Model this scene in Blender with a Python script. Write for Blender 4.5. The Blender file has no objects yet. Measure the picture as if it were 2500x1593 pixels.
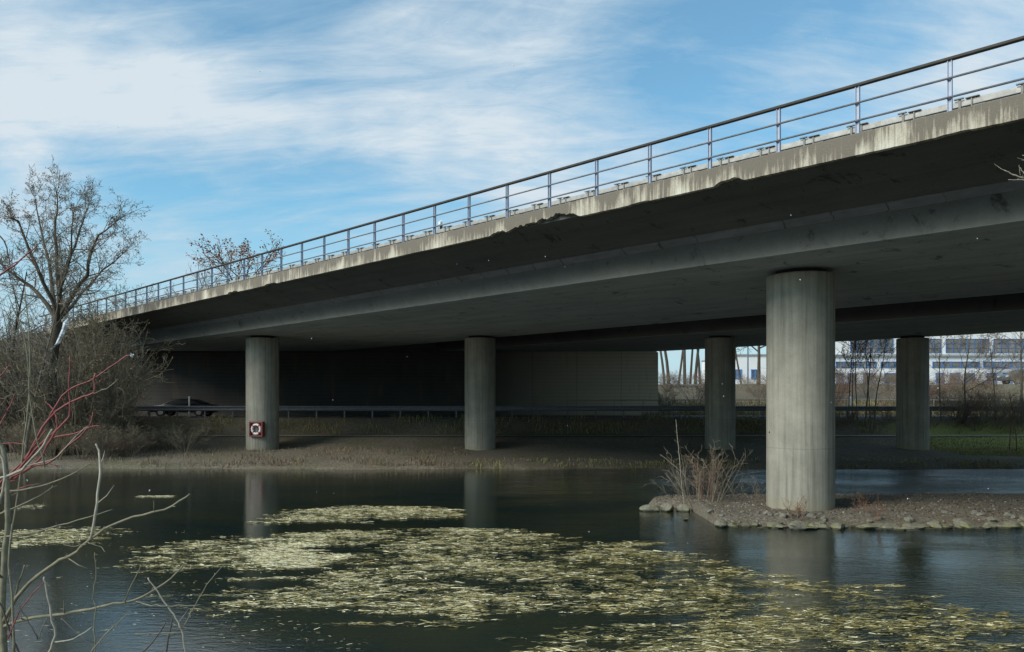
import bpy, bmesh, math, random
from mathutils import Vector, Matrix, noise
R = math.radians
scene = bpy.context.scene
col = scene.collection
F = 1900.0; EYE = 3.1; HOR = 980.0
TH = math.atan(1880/1900); CT, ST = math.cos(TH), math.sin(TH)
rnd = random.Random(7)

def W(px, py, Z):            # where a sight line meets the plane Y = Z
    return Vector(((px-1250)/F*Z, Z, EYE-(py-HOR)/F*Z))
def WG(px, py, zz=0.0):      # where it meets the level z = zz
    Z = (EYE-zz)*F/(py-HOR)
    return Vector(((px-1250)/F*Z, Z, zz))
def BL(L, t, z=0.0):         # bridge frame: L across, t along
    return Vector((L*CT-t*ST, L*ST+t*CT, z))
def tz(L, Z): return (Z-L*ST)/CT
BROT = TH-math.pi/2

# ------------------------------------------------------------ tagging
def tag(o, label=None, cat=None, group=None, kind=None):
    if label: o['label'] = label
    if cat: o['category'] = cat
    if group: o['group'] = group
    if kind: o['kind'] = kind
    return o
def empty(name, loc=(0,0,0), rz=0, label=None, cat=None, group=None, scale=1.0):
    o = bpy.data.objects.new(name, None); col.objects.link(o)
    o.location = loc; o.rotation_euler = (0,0,rz); o.empty_display_size = .2
    o.scale = (scale,)*3 if not hasattr(scale, '__len__') else scale
    return tag(o, label, cat, group)
def copy_tree(o, loc, rz=0, scale=1.0, label=None, group=None):
    c = o.copy(); col.objects.link(c); c.location = loc; c.rotation_euler = (0,0,rz)
    c.scale = (scale,)*3 if not hasattr(scale, '__len__') else scale
    if label: c['label'] = label
    if group: c['group'] = group
    def rec(src, dst):
        for ch in list(src.children):
            k = ch.copy(); col.objects.link(k); k.parent = dst
            rec(ch, k)
    rec(o, c)
    return c

class MB:
    def __init__(s): s.v = []; s.f = []; s.mi = []
    def face(s, idx, mi=0): s.f.append(idx); s.mi.append(mi)
    def box(s, a, b, mi=0):
        x0,y0,z0 = a; x1,y1,z1 = b; n = len(s.v)
        s.v += [(x0,y0,z0),(x1,y0,z0),(x1,y1,z0),(x0,y1,z0),(x0,y0,z1),(x1,y0,z1),(x1,y1,z1),(x0,y1,z1)]
        for q in ((0,3,2,1),(4,5,6,7),(0,1,5,4),(1,2,6,5),(2,3,7,6),(3,0,4,7)):
            s.face(tuple(n+i for i in q), mi)
    def tube(s, pts, rad, sides=6, mi=0, cap=False):
        m = len(pts)
        if m < 2: return
        n = len(s.v); ref = None
        for i in range(m):
            a = pts[max(i-1,0)]; b = pts[min(i+1,m-1)]
            d = (b[0]-a[0], b[1]-a[1], b[2]-a[2])
            l = math.sqrt(d[0]**2+d[1]**2+d[2]**2) or 1e-6
            d = (d[0]/l, d[1]/l, d[2]/l)
            if ref is None: ref = (1.,0.,0.) if abs(d[2]) > .8 else (0.,0.,1.)
            ux,uy,uz = d[1]*ref[2]-d[2]*ref[1], d[2]*ref[0]-d[0]*ref[2], d[0]*ref[1]-d[1]*ref[0]
            l = math.sqrt(ux*ux+uy*uy+uz*uz) or 1e-6
            ux,uy,uz = ux/l,uy/l,uz/l
            vx,vy,vz = d[1]*uz-d[2]*uy, d[2]*ux-d[0]*uz, d[0]*uy-d[1]*ux
            ref = (-vx,-vy,-vz)
            r = rad[i] if hasattr(rad,'__len__') else rad
            p = pts[i]
            for k in range(sides):
                c = math.cos(2*math.pi*k/sides)*r; q = math.sin(2*math.pi*k/sides)*r
                s.v.append((p[0]+ux*c+vx*q, p[1]+uy*c+vy*q, p[2]+uz*c+vz*q))
        for i in range(m-1):
            for k in range(sides):
                k2 = (k+1)%sides
                s.face((n+i*sides+k, n+i*sides+k2, n+(i+1)*sides+k2, n+(i+1)*sides+k), mi)
        if cap:
            s.face(tuple(n+k for k in range(sides))[::-1], mi)
            s.face(tuple(n+(m-1)*sides+k for k in range(sides)), mi)
    def quad(s, a, b, c, d, mi=0):
        n = len(s.v); s.v += [tuple(a),tuple(b),tuple(c),tuple(d)]; s.face((n,n+1,n+2,n+3), mi)
    def tri(s, a, b, c, mi=0):
        n = len(s.v); s.v += [tuple(a),tuple(b),tuple(c)]; s.face((n,n+1,n+2), mi)
    def build(s, name, mat, parent=None, smooth=False, bevel=0, loc=None):
        me = bpy.data.meshes.new(name)
        me.from_pydata([tuple(v) for v in s.v], [], s.f)
        for m in (mat if isinstance(mat, (list,tuple)) else [mat]): me.materials.append(m)
        if any(s.mi): me.polygons.foreach_set('material_index', s.mi)
        if smooth: me.polygons.foreach_set('use_smooth', [True]*len(me.polygons))
        me.update()
        o = bpy.data.objects.new(name, me); col.objects.link(o)
        if parent: o.parent = parent
        if loc is not None: o.location = loc
        if bevel:
            b = o.modifiers.new('bevel','BEVEL'); b.width = bevel; b.segments = 2; b.limit_method = 'ANGLE'
        return o
def fix_normals(o):
    bm = bmesh.new(); bm.from_mesh(o.data); bmesh.ops.recalc_face_normals(bm, faces=bm.faces); bm.to_mesh(o.data); bm.free()
    return o

# ------------------------------------------------------------ materials
class NT:
    def __init__(s, name):
        s.m = bpy.data.materials.new(name); s.m.use_nodes = True
        s.n = s.m.node_tree.nodes; s.l = s.m.node_tree.links
        s.b = s.n['Principled BSDF']; s.tc = s.n.new('ShaderNodeTexCoord')
    def link(s, a, b): s.l.new(a, b)
    def mapping(s, scale=(1,1,1), loc=(0,0,0), src='Object', rot=(0,0,0)):
        m = s.n.new('ShaderNodeMapping'); m.inputs['Scale'].default_value = scale; m.inputs['Location'].default_value = loc; m.inputs['Rotation'].default_value = rot
        s.link(s.tc.outputs[src] if isinstance(src,str) else src, m.inputs[0]); return m.outputs[0]
    def noise(s, vec, scale, detail=6, rough=.6, dist=0):
        t = s.n.new('ShaderNodeTexNoise'); t.inputs['Scale'].default_value = scale; t.inputs['Detail'].default_value = detail
        t.inputs['Roughness'].default_value = rough; t.inputs['Distortion'].default_value = dist
        if vec is not None: s.link(vec, t.inputs['Vector'])
        return t.outputs['Fac']
    def ramp(s, fac, stops):
        r = s.n.new('ShaderNodeValToRGB'); e = r.color_ramp.elements
        while len(e) < len(stops): e.new(.5)
        for i,(p,c) in enumerate(stops):
            e[i].position = p; e[i].color = (c[0],c[1],c[2],1) if hasattr(c,'__len__') else (c,c,c,1)
        s.link(fac, r.inputs[0]); return r.outputs[0]
    def mix(s, a, b, fac, mode='MIX'):
        m = s.n.new('ShaderNodeMix'); m.data_type = 'RGBA'; m.blend_type = mode
        for sock, val in ((m.inputs[0], fac), (m.inputs[6], a), (m.inputs[7], b)):
            if hasattr(val, 'links'): s.link(val, sock)
            elif hasattr(val, '__len__'): sock.default_value = (*val[:3], 1)
            else: sock.default_value = val
        return m.outputs[2]
    def math(s, op, a, b=0.0, clamp=False):
        m = s.n.new('ShaderNodeMath'); m.operation = op; m.use_clamp = clamp
        for i, val in ((0,a),(1,b)):
            if hasattr(val,'links'): s.link(val, m.inputs[i])
            else: m.inputs[i].default_value = val
        return m.outputs[0]
    def sep(s, vec):
        x = s.n.new('ShaderNodeSeparateXYZ'); s.link(vec, x.inputs[0]); return x.outputs
    def bump(s, h, strength=.3, dist=.02):
        b = s.n.new('ShaderNodeBump'); b.inputs['Strength'].default_value = strength; b.inputs['Distance'].default_value = dist
        s.link(h, b.inputs['Height']); s.link(b.outputs[0], s.b.inputs['Normal']); return b
    def color(s, c): s.link(c, s.b.inputs['Base Color'])
    def rough(s, r): s.b.inputs['Roughness'].default_value = r

def simple(name, a, b, scale=3, rough=.85, bump=.2, metal=0, stretch=(1,1,1), dist=.01, c=None, detail=6):
    t = NT(name); v = t.mapping(stretch)
    n = t.noise(v, scale, detail, .65)
    st = [(.3,a),(.7,b)] if c is None else [(.25,a),(.5,b),(.75,c)]
    t.color(t.ramp(n, st)); t.rough(rough); t.b.inputs['Metallic'].default_value = metal
    if bump: t.bump(n, bump, dist)
    return t.m

def mat_concrete_pier():
    t = NT('pier_concrete')
    g = t.noise(t.mapping((1,1,1)), 1.3, 8, .65)
    s1 = t.noise(t.mapping((5,5,.16)), 1.4, 5, .6)
    fine = t.noise(t.mapping((1,1,1)), 26, 5, .7)
    c = t.ramp(g, [(.25,(.235,.225,.185)),(.6,(.34,.325,.265)),(.85,(.43,.405,.33))])
    c = t.mix(c, t.ramp(s1, [(.32,.5),(.5,.92),(.7,1.15)]), .8, 'MULTIPLY')
    c = t.mix(c, t.ramp(fine, [(.3,.8),(.7,1.1)]), .5, 'MULTIPLY')
    z = t.sep(t.tc.outputs['Object'])[2]
    # pour joint and damp foot
    wob = t.math('ADD', z, t.math('MULTIPLY', t.noise(None, 3), .05))
    j = t.math('LESS_THAN', t.math('ABSOLUTE', t.math('SUBTRACT', wob, 1.68)), .014)
    c = t.mix(c, (.15,.15,.13), t.math('MULTIPLY', j, .35))
    foot = t.math('SUBTRACT', 1.0, t.math('MULTIPLY', z, 2.2), True)
    c = t.mix(c, (.30,.27,.17), t.math('MULTIPLY', foot, .55))
    # board marks
    bm_ = t.noise(t.mapping((9,9,.02)), 1.0, 1, .5)
    t.color(c); t.rough(.9)
    t.bump(t.math('ADD', t.math('MULTIPLY', fine, .4), bm_), .45, .02)
    return t.m
def mat_girder(rear=False):
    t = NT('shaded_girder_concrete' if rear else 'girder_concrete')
    g = t.noise(t.mapping((.35,.8,1)), 1.2, 8, .62)
    fine = t.noise(t.mapping((1,1,1)), 18, 5, .7)
    c = t.ramp(g, [(.25,(.185,.20,.205)),(.55,(.255,.27,.27)),(.8,(.32,.33,.325))])
    c = t.mix(c, t.ramp(fine, [(.3,.78),(.7,1.12)]), .6, 'MULTIPLY')
    st = t.noise(t.mapping((1.6,1.0,1.0)), 1.1, 9, .75, .6)
    c = t.mix(c, (.04,.038,.036), t.ramp(st, [(.575,0),(.66,.85)]))
    bs = t.noise(t.mapping((.12,3.5,1)), 1.0, 3, .5)
    c = t.mix(c, t.ramp(bs, [(.35,.86),(.65,1.08)]), .8, 'MULTIPLY')
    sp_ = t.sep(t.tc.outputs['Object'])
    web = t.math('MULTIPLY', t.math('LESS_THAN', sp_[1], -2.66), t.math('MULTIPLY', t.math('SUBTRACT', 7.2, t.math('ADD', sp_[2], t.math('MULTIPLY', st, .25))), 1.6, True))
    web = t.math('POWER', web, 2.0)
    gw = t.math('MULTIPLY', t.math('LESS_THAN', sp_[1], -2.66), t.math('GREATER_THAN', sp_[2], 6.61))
    c = t.mix(c, (.40,.385,.36), gw, 'MULTIPLY')  # shade under the overhang put into the colour
    c = t.mix(c, (.56,.51,.43), t.math('MULTIPLY', t.math('MULTIPLY', web, gw), .85))  # painted light gradient, brightest at the foot of the web
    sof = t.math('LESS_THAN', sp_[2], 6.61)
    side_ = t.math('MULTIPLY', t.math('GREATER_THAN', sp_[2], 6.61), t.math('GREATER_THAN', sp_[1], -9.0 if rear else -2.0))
    c = t.mix(c, (.38,.40,.42), side_, 'MULTIPLY')  # sides between and behind the decks darkened in colour as painted shade
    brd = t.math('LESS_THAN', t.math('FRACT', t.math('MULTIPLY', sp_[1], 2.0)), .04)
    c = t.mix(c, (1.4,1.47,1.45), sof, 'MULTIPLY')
    c = t.mix(c, (.6,.6,.6), t.math('MULTIPLY', brd, .5), 'MULTIPLY')
    t.color(c); t.rough(.92); t.bump(fine, .35, .02); return t.m
def mat_haunch():
    t = NT('haunch_concrete')
    x = t.sep(t.tc.outputs['Object'])[0]
    w = t.math('MULTIPLY', t.noise(t.mapping((1,3,3)), 2.3, 3), .30)
    fr = t.math('FRACT', t.math('DIVIDE', t.math('ADD', x, w), 1.15))
    j = t.math('LESS_THAN', fr, t.math('MULTIPLY', t.math('SUBTRACT', t.noise(t.mapping((.9,.1,.1)), 1.1, 2), .38), .22))
    g = t.noise(t.mapping((.8,2,2)), 2.2, 8, .65)
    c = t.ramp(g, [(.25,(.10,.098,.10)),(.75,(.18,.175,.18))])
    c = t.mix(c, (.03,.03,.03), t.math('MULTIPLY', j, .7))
    t.color(c); t.rough(.9); t.bump(t.noise(None, 30), .3, .02); return t.m
def mat_fascia():
    t = NT('edge_beam_concrete')
    sep = t.sep(t.tc.outputs['Object'])
    big = t.noise(t.mapping((.85,.2,.5)), 1.0, 4, .6)
    streak = t.noise(t.mapping((11,1,.5)), 1.1, 7, .75)
    streak2 = t.noise(t.mapping((2.2,1,.7), (5,0,3)), 1.2, 6, .7)
    fine = t.noise(t.mapping((1,1,1)), 30, 4, .7)
    zz = t.math('MULTIPLY', sep[2], 1.0)       # 0 bottom .42 top
    tot = t.math('ADD', t.math('ADD', t.math('MULTIPLY', big, .8), t.math('MULTIPLY', streak, .72)), t.math('MULTIPLY', zz, .30))
    tot = t.math('ADD', tot, t.math('MULTIPLY', streak2, .35))
    c = t.ramp(tot, [(.79,(.66,.625,.52)),(.90,(.47,.425,.335)),(.975,(.28,.245,.19)),(1.0,(.19,.165,.13))])
    c = t.mix(c, t.ramp(fine, [(.3,.75),(.7,1.1)]), .6, 'MULTIPLY')
    t.color(c); t.rough(.92); t.bump(t.math('ADD', fine, streak), .5, .02); return t.m
def mat_abut():
    t = NT('abutment_concrete')
    g = t.noise(t.mapping((.5,.5,.5)), 1.0, 7, .6)
    z = t.sep(t.tc.outputs['Object'])[2]
    fr = t.math('FRACT', t.math('DIVIDE', z, .25))
    j = t.math('LESS_THAN', fr, .1)
    rust = t.noise(t.mapping((3,3,.5)), .6, 6, .7)
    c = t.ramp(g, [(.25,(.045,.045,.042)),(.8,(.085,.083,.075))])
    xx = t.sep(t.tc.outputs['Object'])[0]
    c = t.mix(c, (.80,.74,.58), t.math('MULTIPLY', t.math('MULTIPLY', t.math('SUBTRACT', xx, 9.5), .09, True), .9))  # light from the open right end painted into the wall colour
    pj = t.math('LESS_THAN', t.math('FRACT', t.math('DIVIDE', xx, 3.1)), .012)
    c = t.mix(c, (.05,.05,.045), t.math('MULTIPLY', pj, .5))
    c = t.mix(c, (.13,.12,.10), t.math('MULTIPLY', j, .45))
    c = t.mix(c, (.20,.12,.07), t.ramp(rust, [(.55,0),(.75,.5)]))
    t.color(c); t.rough(.9); return t.m
def mat_ground():
    t = NT('bank_soil')
    P = 'Object'
    a = t.noise(t.mapping((1,1,1)), .45, 8, .7); f = t.noise(t.mapping((1,1,1)), 9, 6, .75)
    c = t.ramp(f, [(.28,(.06,.05,.038)),(.5,(.16,.138,.10)),(.72,(.30,.255,.185))])
    grass = t.ramp(f, [(.28,(.045,.045,.02)),(.7,(.17,.17,.075))])
    s = t.sep(t.tc.outputs['Object'])
    # grass on the open bank to the right and beyond the path
    gx = t.math('MULTIPLY', t.math('SUBTRACT', s[0], 21.5), .5, True)
    gy = t.math('MULTIPLY', t.math('SUBTRACT', s[1], 40.5), .6, True)
    gm = t.math('MULTIPLY', t.math('MULTIPLY', gx, gy), t.math('MULTIPLY', t.math('SUBTRACT', 47.2, s[1]), 1, True))
    gm2 = t.ramp(a, [(.48,0),(.62,.55)])
    c = t.mix(c, grass, gm2)
    c = t.mix(c, t.ramp(f, [(.28,(.15,.165,.045)),(.7,(.38,.40,.13))]), gm)
    red = t.noise(t.mapping((1,1,1), (7,3,0)), .9, 7, .7)
    c = t.mix(c, (.20,.10,.05), t.ramp(red, [(.56,0),(.72,.5)]))
    t.color(c); t.rough(.95); t.bump(f, .9, .06); return t.m
def mat_water():
    t = NT('pond_water')
    t.b.inputs['IOR'].default_value = 1.58
    t.b.inputs['Base Color'].default_value = (.012,.022,.018,1)
    t.rough(.03); t.b.inputs['Specular IOR Level'].default_value = .85
    P = 'Object'
    s = t.sep(t.tc.outputs['Object'])
    lo = t.noise(t.mapping((.5,1.2,1)), 1.0, 3, .5)
    hi = t.noise(t.mapping((2.2,5.0,1)), 2.0, 4, .55, .3)
    fine = t.noise(t.mapping((5,10,1)), 3.0, 3, .6)
    # ruffled on the right and beside the island, calmer at the left
    zone = t.math('MULTIPLY', t.math('ADD', s[0], 1.0), .22, True)
    near = t.math('MULTIPLY', t.math('SUBTRACT', 13.0, s[1]), .3, True)
    gust = t.ramp(t.noise(t.mapping((.16,.35,1),(3,1,0)), 1.0, 4, .6), [(.4,.25),(.62,1)])
    back = t.math('ADD', t.math('MULTIPLY', t.math('SUBTRACT', s[1], 23.5), .35, True), t.math('MULTIPLY', t.math('SUBTRACT', s[0], 8.2), .4, True), True)
    zone = t.math('MULTIPLY', zone, t.math('ADD', .16, t.math('MULTIPLY', back, .84)))
    amp = t.math('ADD', t.math('MULTIPLY', t.math('MULTIPLY', zone, gust), 1.2), .06)
    amp = t.math('ADD', amp, t.math('MULTIPLY', near, .025))
    mid = t.noise(t.mapping((.9,1.5,1)), 1.6, 5, .6, .4)
    h = t.math('ADD', t.math('ADD', t.math('MULTIPLY', hi, amp), t.math('MULTIPLY', t.math('MULTIPLY', mid, t.math('MULTIPLY', zone, gust)), 1.1)), t.math('MULTIPLY', t.math('MULTIPLY', fine, amp), .45))
    h = t.math('ADD', h, t.math('MULTIPLY', lo, .10))
    t.bump(h, 1.0, .045)
    olive = t.noise(t.mapping((.25,.35,1),(2,5,0)), 1.0, 5, .6)
    t.color(t.ramp(olive, [(.4,(.010,.020,.018)),(.7,(.030,.034,.016))]))
    return t.m
def mat_glass():
    t = NT('window_glass'); t.color(t.ramp(t.noise(t.mapping((.3,.3,.3)), 1.5, 3), [(.35,(.10,.10,.10)),(.65,(.26,.25,.23))])); t.rough(.4); return t.m

M = dict(
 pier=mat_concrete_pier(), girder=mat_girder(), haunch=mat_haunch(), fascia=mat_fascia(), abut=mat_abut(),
 ground=mat_ground(), water=mat_water(), glass=mat_glass(),
 galv=simple('galvanised_steel',(.24,.29,.37),(.37,.42,.52),6,.55,.1,.35),
 rustrail=simple('weathered_top_rail',(.032,.028,.024),(.085,.074,.06),9,.8,.4,stretch=(.5,4,4)),
 midrail=simple('dull_steel_rail',(.13,.14,.155),(.24,.25,.27),9,.6,.2,.3),
 barrier=simple('barrier_steel',(.30,.30,.28),(.50,.49,.45),7,.6,.15,.3),
 dark=simple('bearing_rubber',(.012,.012,.012),(.03,.03,.03),6,.9,0),
 asphalt=simple('asphalt',(.04,.04,.042),(.075,.075,.075),40,.9,.3),
 path=simple('path_gravel',(.26,.24,.20),(.42,.39,.33),20,.95,.4),
 gravel=None,
 white=simple('white_paint',(.66,.67,.66),(.8,.8,.79),2,.6,0),
 wall=simple('white_render',(.78,.78,.77),(.86,.86,.85),.6,.8,0),
 ledge=simple('grey_ledge',(.30,.30,.30),(.42,.42,.42),2,.8,0),
 blue=simple('blue_frame_paint',(.05,.16,.42),(.08,.22,.52),3,.4,0),
 black=simple('black_paint',(.01,.01,.01),(.02,.02,.02),3,.4,0),
 redp=simple('red_cabinet_paint',(.13,.025,.022),(.21,.045,.035),7,.6,.2),
 redb=simple('red_band',(.45,.05,.04),(.5,.07,.05),5,.6,0),
 ringw=simple('white_foam_ring',(.74,.76,.78),(.84,.85,.86),6,.5,.05),
 bark=simple('grey_bark',(.035,.030,.022),(.12,.10,.07),14,.95,.6,stretch=(1,1,.3)),
 barkl=simple('light_bark',(.10,.09,.065),(.23,.205,.15),18,.9,.4,stretch=(1,1,.4)),
 twig=simple('brown_twig',(.15,.12,.085),(.32,.265,.19),5,.9,0),
 twiggr=simple('grey_twig',(.11,.098,.075),(.24,.21,.165),5,.9,0),
 twigred=simple('reddish_twig',(.13,.075,.052),(.24,.145,.10),5,.9,0),
 twigol=simple('olive_twig',(.15,.125,.08),(.30,.25,.165),5,.9,0),
 dogwood=simple('red_dogwood_bark',(.13,.03,.03),(.34,.085,.08),22,.6,.3),
 stempale=simple('pale_shoot_bark',(.26,.23,.17),(.46,.42,.33),25,.7,.3),
 stemol=simple('olive_shoot_bark',(.13,.12,.075),(.26,.24,.155),25,.75,.3),
 stemdk=simple('dark_shoot_bark',(.055,.045,.035),(.12,.10,.075),25,.75,.3),
 leafor=simple('russet_leaf',(.22,.075,.025),(.36,.14,.05),3,.8,0),
 seed=simple('dry_seed_cluster',(.055,.042,.025),(.12,.09,.05),3,.9,0),
 leafgold=simple('withered_leaf',(.16,.125,.05),(.28,.21,.09),3,.85,0),
 grass=simple('dry_grass',(.15,.12,.06),(.33,.26,.14),3,.9,0),
 grassg=simple('green_grass',(.24,.25,.07),(.44,.46,.15),3,.9,0),
 rock=None, weedc=None, weedo=None, weedd=None,
 plastic=simple('white_plastic_film',(.55,.58,.6),(.75,.78,.8),5,.4,.2),
 snow=simple('snowflake_white',(.8,.82,.84),(.86,.87,.88),2,.9,0),
 carp=simple('dark_car_paint',(.012,.014,.018),(.02,.022,.028),1,.25,0,.3),
 cargrey=simple('grey_car_paint',(.10,.11,.12),(.14,.15,.16),1,.25,0,.4),
 tyre=simple('tyre_rubber',(.012,.012,.012),(.025,.025,.025),5,.9,0),
 rim=simple('wheel_rim',(.35,.35,.36),(.5,.5,.5),5,.4,0,.6),
 lamp=simple('headlight_lens',(.5,.5,.5),(.7,.7,.7),5,.2,0),
)
def mk_gravel():
    t = NT('island_gravel')
    f = t.noise(t.mapping(), 16, 6, .8); a = t.noise(t.mapping(), .8, 6, .65)
    c = t.ramp(f, [(.3,(.08,.07,.052)),(.5,(.185,.163,.125)),(.62,(.30,.275,.23)),(.75,(.46,.43,.37))])
    c = t.mix(c, t.ramp(a, [(.4,(.75,.66,.52)),(.65,(1,1,1))]), .6, 'MULTIPLY')
    t.color(c); t.rough(.95); t.bump(f, 1, .05); return t.m
M['gravel'] = mk_gravel()
def mk_rock():
    t = NT('mossy_stone')
    f = t.noise(t.mapping(), 5, 8, .7); m = t.noise(t.mapping(), 2.2, 5, .6)
    c = t.ramp(f, [(.25,(.08,.075,.06)),(.55,(.24,.225,.185)),(.8,(.40,.38,.32))])
    geo = t.n.new('ShaderNodeNewGeometry'); z = t.sep(geo.outputs['Position'])[2]
    mk = t.math('MULTIPLY', t.ramp(m, [(.46,0),(.58,1)]), t.math('SUBTRACT', 1.1, t.math('MULTIPLY', z, 4.5), True))
    c = t.mix(c, (.23,.24,.07), t.math('MULTIPLY', mk, .85))
    wet = t.math('LESS_THAN', z, .035)
    c = t.mix(c, (.03,.03,.02), t.math('MULTIPLY', wet, .85))
    t.color(c); t.rough(.85); t.bump(f, .8, .05); return t.m
M['rock'] = mk_rock()
M['weedc'] = simple('bleached_pondweed',(.62,.55,.30),(.88,.82,.56),8,.7,.2)
M['weedo'] = simple('olive_pondweed',(.22,.18,.055),(.42,.34,.115),8,.8,.2)
M['weedd'] = simple('dark_pondweed',(.085,.08,.03),(.19,.17,.065),8,.8,.2)

# ------------------------------------------------------------ terrain
def sm(a, b, x):
    t = min(1, max(0, (x-a)/(b-a))); return t*t*(3-2*t)
def lerp(pts, x):
    if x <= pts[0][0]: return pts[0][1]
    for (a,ya),(b,yb) in zip(pts, pts[1:]):
        if x <= b: return ya+(yb-ya)*(x-a)/(b-a)
    return pts[-1][1]
FARP = [(34.0,-1.2),(35.2,-.25),(35.75,.12),(36.6,.28),(39,.42),(42.5,.58),(43.6,.8),(44.2,1.08),(45.7,1.10),(47.1,2.10),(54.5,2.10)]
def ground(x, y):
    L = x*CT+y*ST
    n = noise.noise(Vector((x*.35, y*.35, 0)))
    n2 = noise.noise(Vector((x*1.3, y*1.3, 4)))
    if y < 20:
        z = lerp([(-60,1.7),(1,1.5),(4.5,1.0),(6.5,.25),(7.6,-.35),(10,-1.2)], y+n*.4)
        if y < 8: z += n2*.05
        return z
    yy = y + n*.55 + (n2*.18 if y < 38 else 0) if y < 43 else y
    z = lerp(FARP, yy)
    if y < 43.5: z += n2*.05
    if y > 54.5:
        hill = 2.1+2.45*sm(55,67,y)+n*.15
        # embankment carrying the carriageway behind the abutment
        d = max(14.5-L, (L-44.6)*3.2, 0)
        emb = max(2.1, 7.95-d/1.6)
        k = sm(54.5,56,y)
        z = max(hill if L > 40 else 2.1+n*.1, 2.1*(1-k)+emb*k)
    return z
def axis(a, b, fine0, fine1, step, coarse=1.25):
    xs = []; v = fine0
    while v < fine1: xs.append(v); v += step
    xs.append(fine1); s = step
    v = fine0; left = []
    while v > a: s *= coarse; v -= s; left.append(max(v, a))
    s = step; v = fine1; right = []
    while v < b: s *= coarse; v += s; right.append(min(v, b))
    return left[::-1]+xs+right
xs = axis(-1500, 1500, -40, 40, .45); ys = axis(-300, 2500, -2, 72, .36)
mb = MB()
for y in ys:
    for x in xs: mb.v.append((x, y, ground(x, y)))
nx = len(xs)
for j in range(len(ys)-1):
    for i in range(nx-1):
        mb.face((j*nx+i, j*nx+i+1, (j+1)*nx+i+1, (j+1)*nx+i))
tag(mb.build('ground', M['ground'], smooth=True), kind='structure')
mb = MB(); mb.quad((-260,5,0),(260,5,0),(260,37.5,0),(-260,37.5,0))
tag(mb.build('water', M['water']), kind='structure')
mb = MB(); mb.box((-400,48.0,1.9),(400,53.2,2.13)); tag(mb.build('road', M['asphalt']), kind='structure')
mb = MB()
for y0 in (48.25,52.85): mb.quad((-400,y0,2.134),(400,y0,2.134),(400,y0+.14,2.134),(-400,y0+.14,2.134))
tag(mb.build('road_marking', M['white']), kind='structure')
mb = MB()
for i in range(-160,160):
    x0 = i*.5; x1 = x0+.5
    mb.quad((x0,44.3,1.112),(x1,44.3,1.112),(x1,45.6,1.117),(x0,45.6,1.117))
tag(mb.build('footpath', M['path']), kind='structure')

# ------------------------------------------------------------ bridges
def prism(mbx, sec, s_of, z0, L0, s0):
    """sec: closed list of (L,H); s_of(L,end) -> s. local coords (s-s0, L-L0, EYE+H-z0)"""
    n = len(sec); a = len(mbx.v)
    for e in (0,1):
        for L,H in sec: mbx.v.append((s_of(L,e)-s0, L-L0, EYE+H-z0))
    for i in range(n):
        j = (i+1)%n; mbx.face((a+i, a+j, a+n+j, a+n+i))
    mbx.face(tuple(a+i for i in range(n))[::-1]); mbx.face(tuple(a+n+i for i in range(n)))
def s_end(L, e):            # abutment end is cut on the skew line Y = 54.6
    return -tz(L, 54.6) if e == 0 else 62.0
def broot(name, L0, t0, z0, label, cat): return empty(name, BL(L0,t0,z0), BROT, label, cat)

b1 = broot('road_bridge', 20.3, tz(20.3,21), 0, 'near concrete box girder motorway bridge on round grey piers over the pond', 'bridge')
L0, s0 = 20.3, -tz(20.3,21)
mb = MB()
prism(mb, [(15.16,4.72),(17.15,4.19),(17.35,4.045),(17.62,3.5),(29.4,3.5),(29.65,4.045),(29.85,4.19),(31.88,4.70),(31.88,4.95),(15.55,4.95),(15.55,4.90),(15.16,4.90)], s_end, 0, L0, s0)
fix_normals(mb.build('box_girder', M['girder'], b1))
# haunch strip 3 mm proud of the girder
mb = MB()
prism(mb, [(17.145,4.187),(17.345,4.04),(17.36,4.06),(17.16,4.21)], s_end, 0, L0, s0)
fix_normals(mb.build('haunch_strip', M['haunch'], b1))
# edge beam with spalled lower edge
def edge_beam(parent, L0, s0, Lf, thick, sgn, zb=4.66, zt=5.08, spalls=()):
    mb = MB(); sa = -tz(Lf, 54.6); step = .06; n = int((62-sa)/step) if spalls else 2
    zbase = zb+EYE
    for i in range(n+1):
        s = sa+(62-sa)*i/n
        dz = 0; dl = 0
        for (c, w, a) in spalls:
            u = abs(s-c)/w
            if u < 1:
                k = (1-u**4)
                dz = max(dz, a*k*(.55+.8*abs(noise.noise(Vector((s*2.1,c,0))))+.35*noise.noise(Vector((s*9,c,2)))))
        j = noise.noise(Vector((s*7,1,1)))*.006 + noise.noise(Vector((s*.9,5,1)))*.008
        for (l,h) in ((Lf,zb+max(0,dz)+j),(Lf,zt-.02),(Lf+sgn*.03,zt),(Lf+sgn*thick,zt),(Lf+sgn*thick,zb+.22),(Lf+sgn*.17,zb+.12+max(0,dz)*.8),(Lf+sgn*.12,zb+j+max(0,dz)*.9)):
            mb.v.append((s-s0, l-L0, h+EYE-zbase))
    m = 7
    for i in range(n):
        for k in range(m):
            k2 = (k+1)%m; a = i*m
            mb.face((a+k, a+k2, a+m+k2, a+m+k))
    mb.face(tuple(range(m))); mb.face(tuple(n*m+k for k in range(m))[::-1])
    return fix_normals(mb.build('edge_beam', M['fascia'], parent, loc=(0,0,zbase)))
def s_px(px, L=15.0): return -tz(L, F*L/(CT*(px+630)))
spl = [((s_px(1190)+s_px(1240))/2, .32, .10), (s_px(1320), 1.35, .16), (s_px(1370), .6, .2), (s_px(1778), .34, .10), (s_px(568), .5, .09), (s_px(660), .5, .09), (s_px(1560), .3,.03),(s_px(2330),.3,.02)]
eb = edge_beam(b1, L0, s0, 15.0, .5, 1, spalls=spl)
edge_beam(b1, L0, s0, 31.9, .3, -1, 4.72, 5.0)
mb = MB()
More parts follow.
